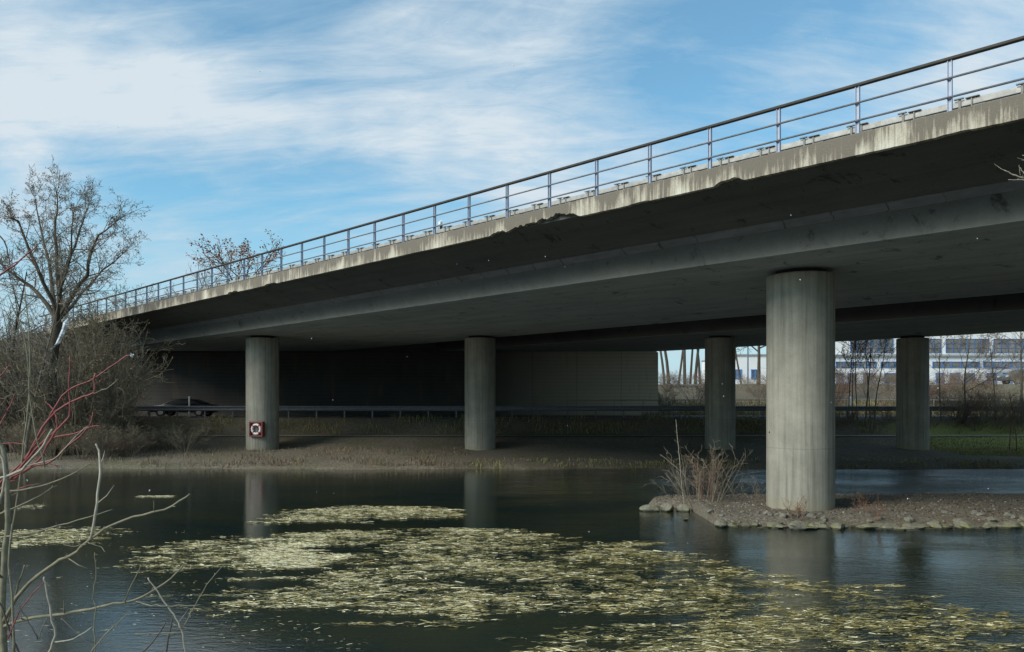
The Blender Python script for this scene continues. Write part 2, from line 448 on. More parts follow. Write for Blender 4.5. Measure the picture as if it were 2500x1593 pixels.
prism(mb, [(16.9,4.96),(31.5,4.96),(31.5,5.0),(16.9,5.0)], s_end, 0, L0, s0); fix_normals(mb.build('carriageway', M['asphalt'], b1))

def pier(parent, L0, s0, L, Z, r, zb, ztop):
    c = BL(L, tz(L,Z)); lx, ly = -tz(L,Z)-s0, L-L0
    mb = MB(); n = 64; hs = [0,.02,1.0,2.0,3.0,4.0,5.0,ztop-zb-.15,ztop-zb-.12]
    rr = [r,r,r,r,r,r,r,r,r-.03]
    for h, q in zip(hs, rr):
        for k in range(n):
            a = 2*math.pi*k/n; mb.v.append((q*math.cos(a), q*math.sin(a), h))
    for i in range(len(hs)-1):
        for k in range(n):
            mb.face((i*n+k, i*n+(k+1)%n, (i+1)*n+(k+1)%n, (i+1)*n+k))
    mb.face(tuple((len(hs)-1)*n+k for k in range(n)))
    p = mb.build('pier', M['pier'], parent, smooth=True, loc=(lx, ly, zb))
    e = p.modifiers.new('split','EDGE_SPLIT'); e.split_angle = R(40)
    mb = MB(); mb.tube([(0,0,ztop-zb-.12),(0,0,ztop-zb)], r*.72, 32, cap=True); mb.build('bearing', M['dark'], p)
    return p
ZS = EYE+3.5
pA = pier(b1, L0, s0, 20.3, 21.0, .872, .20, ZS)
tag(pA, 'pale pier on the stony island, largest of all')
h = MB(); h.tube([(0,-.02,0),(0,.02,0)], .04, 10, cap=True)
a = R(-45)  # small round drain hole at the pier's face
LB = (641-1250)/F*42*CT+42*ST
pB = pier(b1, L0, s0, LB, 42.0, .86, .42, ZS); tag(pB, 'pier on the far bank with the lifebuoy cabinet')
# C
def L_of(px, Z): return (px-1250)/F*Z*CT+Z*ST
pC = pier(b1, L0, s0, L_of(1172,42), 42.0, .83, .42, ZS); tag(pC, 'dim pier in the middle of the far bank')
pier(b1, L0, s0, L_of(1250+(7.83+11.5)/21*F,21), 21.0, .9, -.8, ZS)
# tiny hole in the big pier
cA = BL(20.3, tz(20.3,21)); hz = W(1894,1058,20.3)
dv = Vector((hz.x-cA.x, -math.sqrt(max(.01,.872**2-(hz.x-cA.x)**2)), 0))
mb = MB(); dn = dv.normalized()
loc_pt = Matrix.Rotation(-BROT,4,'Z') @ (dn*.866)
d2 = Matrix.Rotation(-BROT,4,'Z') @ dn
mb.tube([loc_pt, loc_pt+d2*.012], .028, 10, cap=True)
mb.build('drain_hole', M['dark'], pA, loc=(0,0,hz.z-.2))

b2 = broot('road_bridge', 38.3, tz(38.3,42), 0, 'far twin concrete bridge deck behind the near one, on two dark piers', 'bridge')
L2, s2 = 38.3, -tz(38.3,42)
mb = MB()
prism(mb, [(31.95,4.72),(34.3,4.19),(34.5,4.045),(34.8,3.5),(45.8,3.5),(46.05,4.045),(46.2,4.19),(48.2,4.72),(48.2,4.95),(31.95,4.95)], s_end, 0, L2, s2)
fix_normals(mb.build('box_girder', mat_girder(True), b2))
edge_beam(b2, L2, s2, 48.5, .5, -1)
pD = pier(b2, L2, s2, L_of(1758,42), 42.0, .80, .48, ZS); tag(pD, 'darkest pier, just left of the big island pier')
pE = pier(b2, L2, s2, L_of(2228,42), 42.0, .80, .48, ZS); tag(pE, 'rightmost pier, dark with a lighter right side')
mb = MB()
prism(mb, [(32.2,4.96),(47.2,4.96),(47.2,5.0),(32.2,5.0)], s_end, 0, L2, s2); fix_normals(mb.build('carriageway', M['asphalt'], b2))

# abutment across both decks
ab = empty('abutment_wall', (-11,54.3,1.9), 0, 'board marked concrete abutment wall under the end of both decks', 'retaining wall')
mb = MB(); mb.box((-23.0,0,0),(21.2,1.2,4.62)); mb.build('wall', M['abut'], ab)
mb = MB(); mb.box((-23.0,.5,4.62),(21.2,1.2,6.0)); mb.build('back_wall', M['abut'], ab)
mb = MB()
v = Vector((-ST,CT,0))*9; a0 = Vector((20.8,1.2,0)); 
w = Vector((CT,ST,0))*.4
n0 = len(mb.v)
for p in (a0-w, a0+v-w, a0+v, a0):
    mb.v.append((p.x,p.y,0)); 
for p in (a0-w, a0+v-w, a0+v, a0): mb.v.append((p.x,p.y,6.0))
for q in ((0,1,2,3),(4,7,6,5),(0,4,5,1),(1,5,6,2),(2,6,7,3),(3,7,4,0)): mb.face(q)
fix_normals(mb.build('wing_wall', M['abut'], ab))

# pedestrian railing on the near edge beam
RL = 15.22; t_first = tz(15, 13.64)
rr = empty('railing', BL(RL, t_first, EYE+5.08), BROT, 'grey steel railing with a dark top rail along the near bridge edge', 'railing')
def rs(k): return -1.14/CT*k      # local s of post k
sA, sB = rs(37), rs(-9)
for k in range(-9,37):
    mb = MB()
    mb.box((-.038,-.03,0),(-.028,.03,.955)); mb.box((.028,-.03,0),(.038,.03,.955)); mb.box((-.028,-.006,0),(.028,.006,.955))
    mb.box((-.07,-.06,-.0),(.07,.06,.014))
    if k == -9: pm = mb.build('post', M['galv'], rr, loc=(rs(k),0,.002)); me0 = pm.data
    else:
        o = pm.copy(); col.objects.link(o); o.parent = rr; o.location = (rs(k),0,.002)
mb = MB(); mb.box((sA,-.055,.958),(sB,.055,1.012)); mb.build('top_rail', M['rustrail'], rr, bevel=.012)
for hz_ in (.63,.29):
    for k in range(-9,36):
        pass
    mb = MB(); mb.tube([(sA,-.05,hz_),(sB,-.05,hz_)], .021, 8, cap=True); mb.build('rail', M['midrail'], rr, smooth=True)

# crash barrier behind it
BLr = 16.5
cb = empty('crash_barrier', BL(BLr, t_first, EYE+4.97), BROT, 'pale steel crash barrier on the near deck behind the railing', 'guard rail')
def wbeam(mbx, x0, x1, y, zc, h=.31, d=.08, sgn=-1):
    prof = [(0,-.5),(.5,-.42),(1,-.36),(1,-.22),(.5,-.14),(.2,-.06),(.2,.06),(.5,.14),(1,.22),(1,.36),(.5,.42),(0,.5)]
    n = len(mbx.v); m = len(prof)
    for x in (x0,x1):
        for (a,b) in prof: mbx.v.append((x, y+sgn*a*d, zc+b*h))
        for (a,b) in prof[::-1]: mbx.v.append((x, y+sgn*a*d-sgn*.006, zc+b*h))
    M2 = 2*m
    for k in range(M2): mbx.face((n+k, n+(k+1)%M2, n+M2+(k+1)%M2, n+M2+k))
mb = MB(); wbeam(mb, sA, sB, .12, .62, sgn=1); fix_normals(mb.build('beam', M['barrier'], cb))
mb = MB(); mb.box((sA,-.10,.60),(sB,-.02,.72)); mb.build('rear_rail', M['barrier'], cb, bevel=.01)
k = 0; s = sB-.3; first = None; sfirst = None
while s > sA and k < 72:
    if first is None:
        mb = MB(); mb.box((-.05,-.04,0),(.05,.04,.60)); mb.box((-.22,-.16,.735),(-.06,-.10,.755),1); mb.box((-.03,-.15,.728),(.20,.16,.74),1); mb.box((-.15,-.125,.50),(-.11,-.101,.733),1); mb.box((.06,-.125,.46),(.085,-.101,.724),1); mb.box((-.24,-.15,.50),(-.16,-.102,.56),1); mb.box((.1,-.14,.53),(.3,-.102,.57),1)
        first = mb.build('post', [M['barrier'],simple('bracket_steel',(.20,.195,.18),(.34,.33,.30),8,.7,.2)], cb, loc=(s,0,0))
    else:
        o = first.copy(); col.objects.link(o); o.parent = cb; o.location = (s,0,0)
    s -= 1.012; k += 1

def marker_post(loc, label, h=1.0, rz=0, black=True):
    r = empty('marker_post', loc, rz, label, 'marker post', 'road marker posts', 1 if black else (.7,.7,1))
    mb = MB(); mb.box((-.06,-.05,0),(.06,.05,h)); n = len(mb.v)
    mb.v += [(-.06,-.05,h),(.06,-.05,h),(.06,.05,h+.06),(-.06,.05,h+.06)]; mb.face((n,n+1,n+2,n+3)); mb.build('body', M['white'], r, bevel=.01)
    if black:
        mb = MB(); mb.box((-.063,-.053,h-.34),(.063,.053,h-.10)); mb.build('black_band', M['black'], r)
        mb = MB(); mb.box((-.025,-.058,h-.30),(.025,-.0535,h-.14)); mb.build('reflector', M['lamp'], r)
p = W(1075, 540, 23.0); L = 16.9; Zm = F*L/(CT*(1075+630)); 
marker_post(BL(L, tz(L,Zm), EYE+5.0), 'black and white marker post behind the railing on the bridge deck', 1.1, BROT)
marker_post((W(461,990,47.7).x, 47.75, 2.12), 'slim pale marker post at the road edge in the shade under the bridge', 1.22, 0, False)
marker_post((W(2098,990,52).x, 53.35, 2.1), 'small white marker post beside the far railing, right of the big pier', 1.25, 0, False)

# ------------------------------------------------------------ road guardrail and railing at the far side
gr = empty('guardrail', (0,47.35,2.1), 0, 'long grey roadside guardrail behind the round piers', 'guard rail')
mb = MB(); wbeam(mb, -60, 45, 0, .56, .31, .08, -1); fix_normals(mb.build('beam', M['midrail'], gr))
mb = MB(); mb.box((-.04,.015,-.15),(.04,.10,.68)); mb.box((-.05,-.0,.46),(.05,.02,.66))
g0 = None; x = -34
while x < 34:
    if g0 is None: g0 = mb.build('post', M['midrail'], gr, loc=(x,0,0))
    else:
        o = g0.copy(); col.objects.link(o); o.parent = gr; o.location = (x,0,0)
    x += 1.7
hr = empty('handrail', (15,53.5,2.1), 0, 'thin pale tubular handrail on the far side of the road', 'railing')
mb = MB(); mb.tube([(-12,0,1.08),(28,0,1.08)], .032, 6, cap=True); mb.build('top_rail', M['barrier'], hr)
mb = MB(); mb.tube([(-12,0,.66),(28,0,.66)], .026, 6, cap=True); mb.build('rail', M['barrier'], hr)
mb = MB(); mb.box((-.025,-.025,-.1),(.025,.025,1.06)); g0 = None
for i in range(21):
    if g0 is None: g0 = mb.build('post', M['barrier'], hr, loc=(-12+2*i,.0,0))
    else:
        o = g0.copy(); col.objects.link(o); o.parent = hr; o.location = (-12+2*i,0,0)

# ------------------------------------------------------------ lifebuoy
cB = BL(20.45, tz(20.45,42)); q = W(626.5,1048.5,41.0)
ang = R(-16)
cab = empty('lifebuoy_cabinet', (q.x, 41.12, q.z-.4), ang, 'red square lifebuoy cabinet fixed low on the left far pier', 'cabinet')
mb = MB(); mb.box((-.38,.02,.02),(.38,.06,.78)); mb.build('back_panel', simple('dark_red_panel',(.10,.03,.025),(.17,.05,.04),6,.8,.2), cab)
mb = MB()
mb.box((-.41,-.16,0),(-.33,.08,.80)); mb.box((.33,-.16,0),(.41,.08,.80)); mb.box((-.33,-.16,.0),(.33,.08,.08)); mb.box((-.33,-.16,.72),(.33,.08,.80))
mb.build('frame', M['redp'], cab, bevel=.008)
mb = MB(); mb.box((-.2,.081,.2),(.2,.5,.6)); mb.build('bracket', M['galv'], cab)
ring = empty('lifebuoy', (q.x+math.sin(ang)*.10, 41.12-math.cos(ang)*.10, q.z), ang, 'white ring lifebuoy with four red bands inside the red cabinet', 'lifebuoy')
def torus_arc(a0, a1, R_, r, n, m=12):
    mb = MB(); pts = [(R_*math.cos(a0+(a1-a0)*i/n), 0, R_*math.sin(a0+(a1-a0)*i/n)) for i in range(n+1)]
    mb.tube(pts, r, m, cap=True); return mb
torus_arc(0, 2*math.pi, .245, .062, 48).build('ring', M['ringw'], ring, smooth=True)
for kk in range(4):
    a = math.pi/4+kk*math.pi/2
    torus_arc(a-.16, a+.16, .245, .066, 8).build('red_band', M['redb'], ring, smooth=True)
torus_arc(0.2, 2.9, .32, .008, 20, 5).build('grab_rope', M['redb'], ring)

# ------------------------------------------------------------ island and stones
ISL = [WG(1600,1238),WG(1648,1241),WG(1688,1247),WG(1712,1270),WG(1745,1286),WG(1850,1289),WG(1960,1293),WG(2080,1290),WG(2200,1294),WG(2350,1292),WG(2520,1290),WG(2900,1290)]
front = [(p.x, p.y) for p in ISL]
tipx = WG(1562,1240).x
def fy(x):
    return lerp(front, x)
def by(x): return lerp([(tipx,23.2),(tipx+.6,24.2),(tipx+3,24.7),(tipx+8,24.8),(30,25.2)], x)
def isl(x, y):
    a, b = fy(x), by(x)
    if x < tipx: a = b = 22.6
    d = min(y-a, b-y); 
    e = sm(0, .6, x-tipx)
    n = noise.noise(Vector((x*1.4,y*1.4,9)))*.05+noise.noise(Vector((x*5,y*5,9)))*.02
    z = -.25+.50*sm(-.35,.9,d)*e + n*(1 if d > 0 else .3)
    return z
mb = MB(); nxi, nyi = 190, 70
X0,X1,Y0,Y1 = tipx-.8, 24, 17.8, 26.2
for j in range(nyi):
    for i in range(nxi):
        x = X0+(X1-X0)*i/(nxi-1); y = Y0+(Y1-Y0)*j/(nyi-1); mb.v.append((x,y,isl(x,y)))
for j in range(nyi-1):
    for i in range(nxi-1): mb.face((j*nxi+i, j*nxi+i+1, (j+1)*nxi+i+1, (j+1)*nxi+i))
tag(mb.build('island', M['gravel'], smooth=True), kind='structure')

def rock_mesh(seed, flat=.6):
    bm = bmesh.new(); bmesh.ops.create_icosphere(bm, subdivisions=3, radius=1)
    r0 = random.Random(seed)
    pl = [(Vector((r0.gauss(0,1),r0.gauss(0,1),r0.gauss(0,.8))).normalized(), r0.uniform(.45,.8)) for _ in range(15)]
    for v in bm.verts:
        c = v.co.copy()
        for n_, d_ in pl:
            k = c.dot(n_)
            if k > d_: c -= n_*(k-d_)
        c *= 1+.07*noise.noise(c*2.5+Vector((seed,0,0)))
        c.z *= flat; v.co = c
    me = bpy.data.meshes.new('stone'); bm.to_mesh(me); bm.free(); me.materials.append(M['rock'])
    return me
rocks = [rock_mesh(i, .55+.06*(i%4)) for i in range(8)]
def stone(x, y, z, sx, sy, sz, i, rz, label, group=None):
    o = bpy.data.objects.new('stone', rocks[i%8]); col.objects.link(o)
    o.location = (x,y,z); o.scale = (sx,sy,sz); o.rotation_euler = (rnd.uniform(-.15,.15), rnd.uniform(-.15,.15), rz)
    return tag(o, label, 'stone', group)
def srock(px, py, wpx, hpx, i, label):
    p = WG(px, py); w = wpx/F*p.y; hh = hpx/F*p.y
    stone(p.x, p.y+w*.25, hh*.25, w/2*1.1, w/2*.9, hh*1.15, i, rnd.uniform(-.3,.3), label)
srock(1592,1250,52,17,1,'pointed pale slab at the left tip of the island')
srock(1632,1250,42,20,2,'flat mossy slab second from the island tip')
srock(1672,1250,44,18,3,'long pale flat slab third from the island tip')
srock(1675,1271,16,6,4,'small lone stone in the water before the flat slabs')
srock(1870,1272,40,22,5,'rounded pale boulder at the water edge left of the big pier foot')
srock(2285,1288,48,18,6,'broad flat stone on the island edge, right of the big pier')
r2 = random.Random(3)
x = WG(1690,1250).x
while x < 16.5:
    s_ = r2.choice((.08,.11,.14,.18,.24,.32)); y = fy(x)+r2.uniform(-.10,.22)+s_*.3
    stone(x, y, r2.uniform(-.04,.05), s_*r2.uniform(.9,1.6), s_*r2.uniform(.7,1.1), s_*r2.uniform(.45,.9), r2.randrange(8), r2.uniform(0,6), 'mossy grey stone in the row along the island water edge', 'stones along the island edge')
    x += s_*r2.uniform(.5,1.6)
for _ in range(16):
    x = r2.uniform(WG(1700,1272).x, 14); y = fy(x)+r2.uniform(.0,.35); s_ = r2.uniform(.2,.38)
    stone(x, y, r2.uniform(-.02,.05), s_*r2.uniform(1,1.5), s_*.8, s_*r2.uniform(.5,.8), r2.randrange(8), r2.uniform(0,6), 'mossy grey stone in the row along the island water edge', 'stones along the island edge')
for _ in range(70):
    x = r2.uniform(WG(1720,1272).x, 14); y = fy(x)+r2.uniform(.2,.95); s_ = r2.uniform(.04,.13)
    stone(x, y, isl(x,y)+.01, s_*1.3, s_, s_, r2.randrange(8), r2.uniform(0,6), 'small grey stone lying in the gravel of the island', 'small stones on the island gravel')
# pebbles and leaf litter
mb = MB(); r3 = random.Random(5)
for _ in range(9000):
    x = r3.uniform(tipx+.6, 15); y = fy(x)+r3.uniform(.05,1)**1.0*(by(x)-fy(x)); z = isl(x,y)
    if z < .02: continue
    a = r3.uniform(0,6.28); l = r3.uniform(.01,.03); c = Vector((x,y,z+.012)); u = Vector((math.cos(a),math.sin(a),r3.uniform(-.5,.5)))*l; w = Vector((-math.sin(a),math.cos(a),r3.uniform(-.5,.9)))*l*.7
    mb.quad(c-u,c-w,c+u,c+w, r3.choice((0,0,1,2)))
tag(mb.build('leaf_litter', [simple('pebble_pale',(.22,.20,.17),(.42,.39,.33),9,.9,0), simple('dead_leaf',(.15,.105,.06),(.27,.19,.12),9,.9,0), M['dark']]), 'brown leaf litter and pebbles strewn over the island gravel', 'leaf litter', kind='stuff')

# ------------------------------------------------------------ plants
def grow(out, p, d, length, r, lvl, P, rd):
    """out: list of (level, pts, radii). P: dict of params"""
    nseg = P['seg'][min(lvl,len(P['seg'])-1)]
    pts = [p.copy()]; rad = [r]; q = p.copy(); d = d.copy()
    wob = P['wob'][min(lvl,len(P['wob'])-1)]; up = P['up'][min(lvl,len(P['up'])-1)]
    tip = P.get('tip',.35)
    for i in range(nseg):
        d = d+Vector((rd.gauss(0,wob),rd.gauss(0,wob),rd.gauss(0,wob)*.7+up)); d.normalize()
        q = q+d*(length/nseg); pts.append(q.copy()); rad.append(r*(1-(1-tip)*(i+1)/nseg))
    out.append((lvl, pts, rad))
    if lvl >= P['max']:
        return
    nc = P['n'][min(lvl,len(P['n'])-1)]; nc = max(1, int(nc+rd.uniform(-.6,.6)))
    f0 = P['start'][min(lvl,len(P['start'])-1)]
    for k in range(nc):
        f = f0+(1-f0)*(k+rd.uniform(.2,1))/nc; f = min(f,.99)*nseg
        i = int(f); fr = f-i; b = pts[i].lerp(pts[min(i+1,nseg)], fr)
        rr_ = rad[i]*(1-fr)+rad[min(i+1,nseg)]*fr
        dd = (pts[min(i+1,nseg)]-pts[i]).normalized()
        ax = dd.orthogonal(); ax.rotate(Matrix.Rotation(rd.uniform(0,6.283),3,dd))
        an = R(P['ang'][min(lvl,len(P['ang'])-1)]*rd.uniform(.7,1.3))
        nd = dd*math.cos(an)+ax*math.sin(an)
        ll = P['len'][min(lvl,len(P['len'])-1)]*length*rd.uniform(.7,1.15)*(1.15-.45*f/nseg)
        grow(out, b, nd, ll, max(P['rmin'], rr_*P['rk']), lvl+1, P, rd)
def tubes(out, mb_t, mb_c, split=1, minr=0.0):
    for lvl, pts, rad in out:
        m = mb_t if lvl <= split else mb_c
        sides = 8 if lvl == 0 else (5 if lvl == 1 else (4 if lvl == 2 else 3))
        m.tube(pts, [max(r,minr) for r in rad], sides)
def tips_leaves(mb_, out, lv, per, size, rd, mi=1, spread=.15):
    for lvl, pts, rad in out:
        if lvl < lv: continue
        for _ in range(per):
            if per < 1: continue
            p = pts[rd.randrange(1,len(pts))]+Vector((rd.gauss(0,spread),rd.gauss(0,spread),rd.gauss(0,spread)))
            u = Vector((rd.gauss(0,1),rd.gauss(0,1),rd.gauss(0,1))).normalized()*size*rd.uniform(.6,1.3); v_ = u.orthogonal().normalized()*size*.6
            mb_.quad(p-u,p-v_,p+u,p+v_,mi)

BIGP = dict(seg=[5,7,6,5,4,3], wob=[.03,.10,.15,.2,.24,.28], up=[0,.05,.04,.03,.03,.02], n=[0,8,7,6,5], start=[.5,.22,.2,.15,.12], ang=[40,42,44,46,48], len=[.6,.50,.50,.52,.55], rk=.58, rmin=.006, max=4, tip=.30)
def big_tree():
    rd = random.Random(21)
    base = W(128,1100,38.5); base.z = ground(base.x,38.5)-.05
    r = empty('bare_tree', base, 0, 'tall bare tree with forked trunk rising above the left bank', 'tree')
    mt, mc = MB(), MB(); out = []
    fork = W(140,785,38.5)-base
    pts = [Vector((-.1,0,0)), Vector((-.12,0,1.5)), Vector((-.05,0,3.0)), Vector((-.05,0,4.6)), fork*.0+Vector((fork.x*.7,0,fork.z*.9)), fork]
    mt.tube(pts,[.33,.27,.25,.25,.24,.22],10)
    def limb(targets, r0, lvl=1):
        p = [fork+(W(a,b,38.5+dz)-base-fork) if (a,b)!=(0,0) else fork.copy() for a,b,dz in targets]
        p = [fork.copy()]+p
        # subdivide with light wobble
        q = [p[0]]
        for a,b in zip(p,p[1:]):
            m = a.lerp(b,.5)+Vector((rd.gauss(0,.07),rd.gauss(0,.12),rd.gauss(0,.05))); q += [m,b]
        rad = [r0*(1-.80*i/(len(q)-1)) for i in range(len(q))]
        mt.tube(q, rad, 7)
        # side branches
        n = len(q)
        tot = sum((b-a).length for a,b in zip(q,q[1:]))
        for k in range(17):
            f = (.12+.88*(k+rd.random())/17)*(n-1); i = min(int(f),n-2); fr = f-i
            b0 = q[i].lerp(q[i+1],fr); dd = (q[i+1]-q[i]).normalized()
            ax = dd.orthogonal(); ax.rotate(Matrix.Rotation(rd.uniform(0,6.283),3,dd))
            an = R(rd.uniform(24,52)); nd = dd*math.cos(an)+ax*math.sin(an); nd.z += .12; nd.normalize()
            ll = rd.uniform(.9,1.9)*(1.15-.6*f/n)
            grow(out, b0, nd, ll, max(.018,rad[i]*.42), 2, BIGP, rd)
        dd = (q[-1]-q[-2]).normalized()
        for _ in range(4):
            nd = (dd+Vector((rd.gauss(0,.35),rd.gauss(0,.35),rd.gauss(0,.2)))).normalized()
            grow(out, q[-1], nd, rd.uniform(1.0,1.6), rad[-1]*.8, 2, BIGP, rd)
    limb([(142,690,0),(138,610,.5),(135,540,.8),(140,480,1)], .13)
    limb([(190,700,-.6),(215,640,-1),(240,575,-1.4),(280,545,-1.6)], .12)
    limb([(165,640,.6),(195,560,1),(210,515,1.4)], .10)
    limb([(105,690,-.5),(75,620,-1),(45,540,-1.2),(25,530,-1.5)], .11)
    limb([(95,720,.8),(45,680,1.5),(0,640,2),(-40,600,2.2)], .12)
    limb([(120,640,1.5),(100,560,2.5),(85,480,3)], .10)
    limb([(200,715,2),(250,660,2.6),(300,620,3)], .09)
    limb([(150,700,-2),(175,620,-3),(180,520,-3.6)], .09)
    tubes(out, mt, mc, 1, .0062)
    tips_leaves(mc, out, 4, 1, .035, rd, 1, .03)
    mt.build('trunk', M['bark'], r, smooth=True); mc.build('crown', [M['twig'], M['seed']], r)
    # lower side limbs hanging to the left bank
big_tree()

def make_tree(name, label, loc, h, r0, P, seed, lean=(0,0), mats=('bark','twig'), leaf=None, nl=0, lsz=.05, group=None, minr=.008, crown_base=.3, cat='tree', lspread=.1):
    rd = random.Random(seed); r = empty(name, loc, 0, label, cat, group)
    mt, mc = MB(), MB(); out = []
    grow(out, Vector((0,0,-.1)), Vector((lean[0],lean[1],1)).normalized(), h, r0, 0, P, rd)
    tubes(out, mt, mc, 0 if P['max'] < 3 else 1, minr)
    if leaf: tips_leaves(mc, out, P['max']-1, nl, lsz, rd, 1, lspread)
    mt.build('trunk', M[mats[0]], r, smooth=True); mc.build('crown', [M[mats[1]], M[leaf] if leaf else M[mats[1]]], r)
    return r
TP = dict(seg=[8,6,5,4], wob=[.05,.12,.18,.24], up=[.02,.10,.06,.03], n=[13,8,6], start=[.30,.2,.15], ang=[42,40,42], len=[.40,.5,.5], rk=.5, rmin=.01, max=3, tip=.22)
POLE = dict(seg=[9,6,5,4], wob=[.035,.10,.16,.2], up=[.02,.12,.06,.03], n=[12,6,4], start=[.35,.2,.15], ang=[38,36,40], len=[.26,.5,.5], rk=.45, rmin=.012, max=3, tip=.3)
WIDE = dict(seg=[4,6,6,5,4], wob=[.04,.10,.16,.2,.22], up=[0,.04,.03,.02,.02], n=[7,7,6,4], start=[.55,.25,.15,.1], ang=[48,42,44,44], len=[1.05,.5,.5,.5], rk=.6, rmin=.012, max=4, tip=.5)

# left bank smaller trees
make_tree('bare_tree','leaning thin bare tree at the far left edge of the bank', (W(15,1000,40).x,40,.5), 9.5, .13, TP, 31, (-.05,0), ('bark','twiggr'), group='thin trees on the left bank')
make_tree('bare_tree','pale slender bare tree left of the big forked tree', (W(60,1000,37.5).x,37.5,.4), 8.0, .09, TP, 32, (.08,0), ('barkl','twiggr'), group='thin trees on the left bank')
make_tree('bare_tree','low bare tree right behind the big forked trunk', (W(200,1000,44).x,44,1), 7.0, .10, TP, 33, (.03,0), ('bark','twigol'), group='thin trees on the left bank')
make_tree('bare_tree','bushy bare tree against the end of the bridge railing', (W(285,1000,46).x,46,1.3), 6.6, .10, TP, 34, (-.05,0), ('bark','twigol'), leaf='leafgold', nl=1, lsz=.05, group='thin trees on the left bank')
# behind the bridge end
make_tree('russet_tree','small tree with russet leaves behind the bridge railing', (W(585,700,62).x,62,7.2), 6.3, .14, dict(WIDE, ang=[32,40,42,44], len=[.82,.42,.45,.45], max=3, n=[8,8,6]), 43, (.04,0), ('bark','twigred'), leaf='leafor', nl=2, lsz=.10, minr=.011, lspread=.12)
make_tree('bare_tree','faint bare tree left of the russet tree behind the railing', (W(515,700,66).x,66,7.2), 5.6, .11, dict(WIDE, ang=[32,40,42,44], len=[.8,.42,.45,.45], max=3, n=[8,8,6]), 42, (-.05,0), ('barkl','twiggr'), group='trees behind the bridge end', minr=.012)
make_tree('bare_tree','small bare tree behind the railing near the big tree crown', (W(345,700,66).x,66,6.5), 4.2, .10, WIDE, 44, (0,0), ('bark','twigol'), leaf='leafgold', nl=1, group='trees behind the bridge end', minr=.012)
make_tree('bare_tree','low bare tree behind the left end of the railing', (W(400,700,72).x,72,6.5), 4.6, .10, WIDE, 45, (0,0), ('barkl','twiggr'), group='trees behind the bridge end', minr=.012)

# shrub prototypes
def shrub_mesh(seed, h, n, spread, levels=3, r0=.016, leaf=0, lsz=.03, base=.35, minr=.004, nn=(7,5,3)):
    rd = random.Random(seed); ms, mt = MB(), MB(); out = []
    P = dict(seg=[6,5,4,3], wob=[.07,.16,.22,.26], up=[.0,.03,.02,.0], n=list(nn), start=[.25,.15,.1], ang=[30,38,42], len=[.45,.5,.5], rk=.55, rmin=minr, max=levels, tip=.3)
    for k in range(n):
        a = rd.uniform(0,6.283); q = rd.random()**.5; s_ = q*spread
        b = Vector((math.cos(a)*q*base, math.sin(a)*q*base, -.05))
        d = Vector((math.cos(a)*s_, math.sin(a)*s_, 1)).normalized()
        grow(out, b, d, h*rd.uniform(.6,1.05), r0*rd.uniform(.7,1.2), 0, P, rd)
    for lvl, pts, rad in out:
        m = ms if lvl == 0 else mt
        m.tube(pts, [max(r_,minr*.8) for r_ in rad], 4 if lvl == 0 else 3)
    if leaf: tips_leaves(mt, out, levels, leaf, lsz, rd, 1, .04)
    return ms, mt
def make_shrub(name, label, loc, rz, mats, seed, h, n, spread, scale=1, group=None, leafmat=None, **k):
    ms, mt = shrub_mesh(seed, h, n, spread, leaf=1 if leafmat else 0, **k)
    r = empty(name, loc, rz, label, 'shrub', group, scale)
    ms.build('stems', M[mats[0]], r); mt.build('twigs', [M[mats[1]], M[leafmat or mats[1]]], r)
    return r
PR = []
for i,(mats,lf) in enumerate([(('twig','twig'),None),(('twiggr','twiggr'),None),(('twigol','twigol'),'leafgold'),(('bark','twigred'),None),(('twig','twigol'),None)]):
    PR.append(dict(mats=mats, leafmat=lf, seed=60+i))
protos = {}
def place_shrub(kind, loc, scale, label, group, rz=None):
    rz = rnd.uniform(0,6.28) if rz is None else rz
    if kind not in protos:
        pr = PR[kind]
        protos[kind] = make_shrub('bare_shrub', label, loc, rz, pr['mats'], pr['seed'], 3.0, 15, .75, scale, group, pr['leafmat'], levels=3, r0=.02, minr=.0065, lsz=.02, nn=(7,5,3))
        return protos[kind]
    return copy_tree(protos[kind], loc, rz, scale, label, group)
r4 = random.Random(12)
# left thicket: tall behind, lower in front
G1 = 'bare shrubs of the left bank thicket'
KL = ['dense brown bare shrub in the thicket under the big tree','grey leafless shrub in the thicket on the left bank','yellowish twiggy shrub in the thicket before the bridge end','reddish brown shrub in the thicket on the left bank','brown and olive shrub in the thicket on the left bank']
for i in range(35):
    px = r4.uniform(-90, 300); Y = r4.uniform(38.5, 46.8)
    top = lerp([(-100,770),(0,760),(150,750),(250,745),(290,800),(330,840),(360,880),(400,960)], px)
    x = (px-1250)/F*Y; z = ground(x,Y); hh = (EYE+(980-(top+r4.uniform(0,150)))*Y/F)-z
    kd = r4.choice((0,1,2,4,0,4)) if px < 180 else r4.choice((2,4,0,2))
    wd = .85 if px < 200 else .6; place_shrub(kd, (x,Y,z), (hh/3*wd,hh/3*wd,hh/3), KL[kd], G1)
for i in range(22):          # lower shrubs sloping down toward the water and in front of the guardrail
    px = r4.uniform(-60, 470); Y = r4.uniform(37.2, 44)
    x = (px-1250)/F*Y; z = ground(x,Y); s_ = r4.uniform(.35,.75)*(1 if px < 330 else .7)
    kd = r4.choice((0,1,3,4)); place_shrub(kd, (x,Y,z), (s_*1.3,s_*1.3,s_), KL[kd].replace('thicket','low fringe'), 'low bare shrubs at the left waterside')
for i in range(10):           # tall ones climbing the slope in front of the abutment end
    px = r4.uniform(60, 330); Y = r4.uniform(53.6,56)
    x = (px-1250)/F*Y; z = 2.1; s_ = r4.uniform(.9,1.5)
    if px > 230: s_ *= .6; 
    kd = r4.choice((0,2,4)); place_shrub(kd, (x-1.5,Y if px<200 else 53.7,z), s_, 'brown shrub against the slope at the bridge end', 'shrubs at the bridge end')
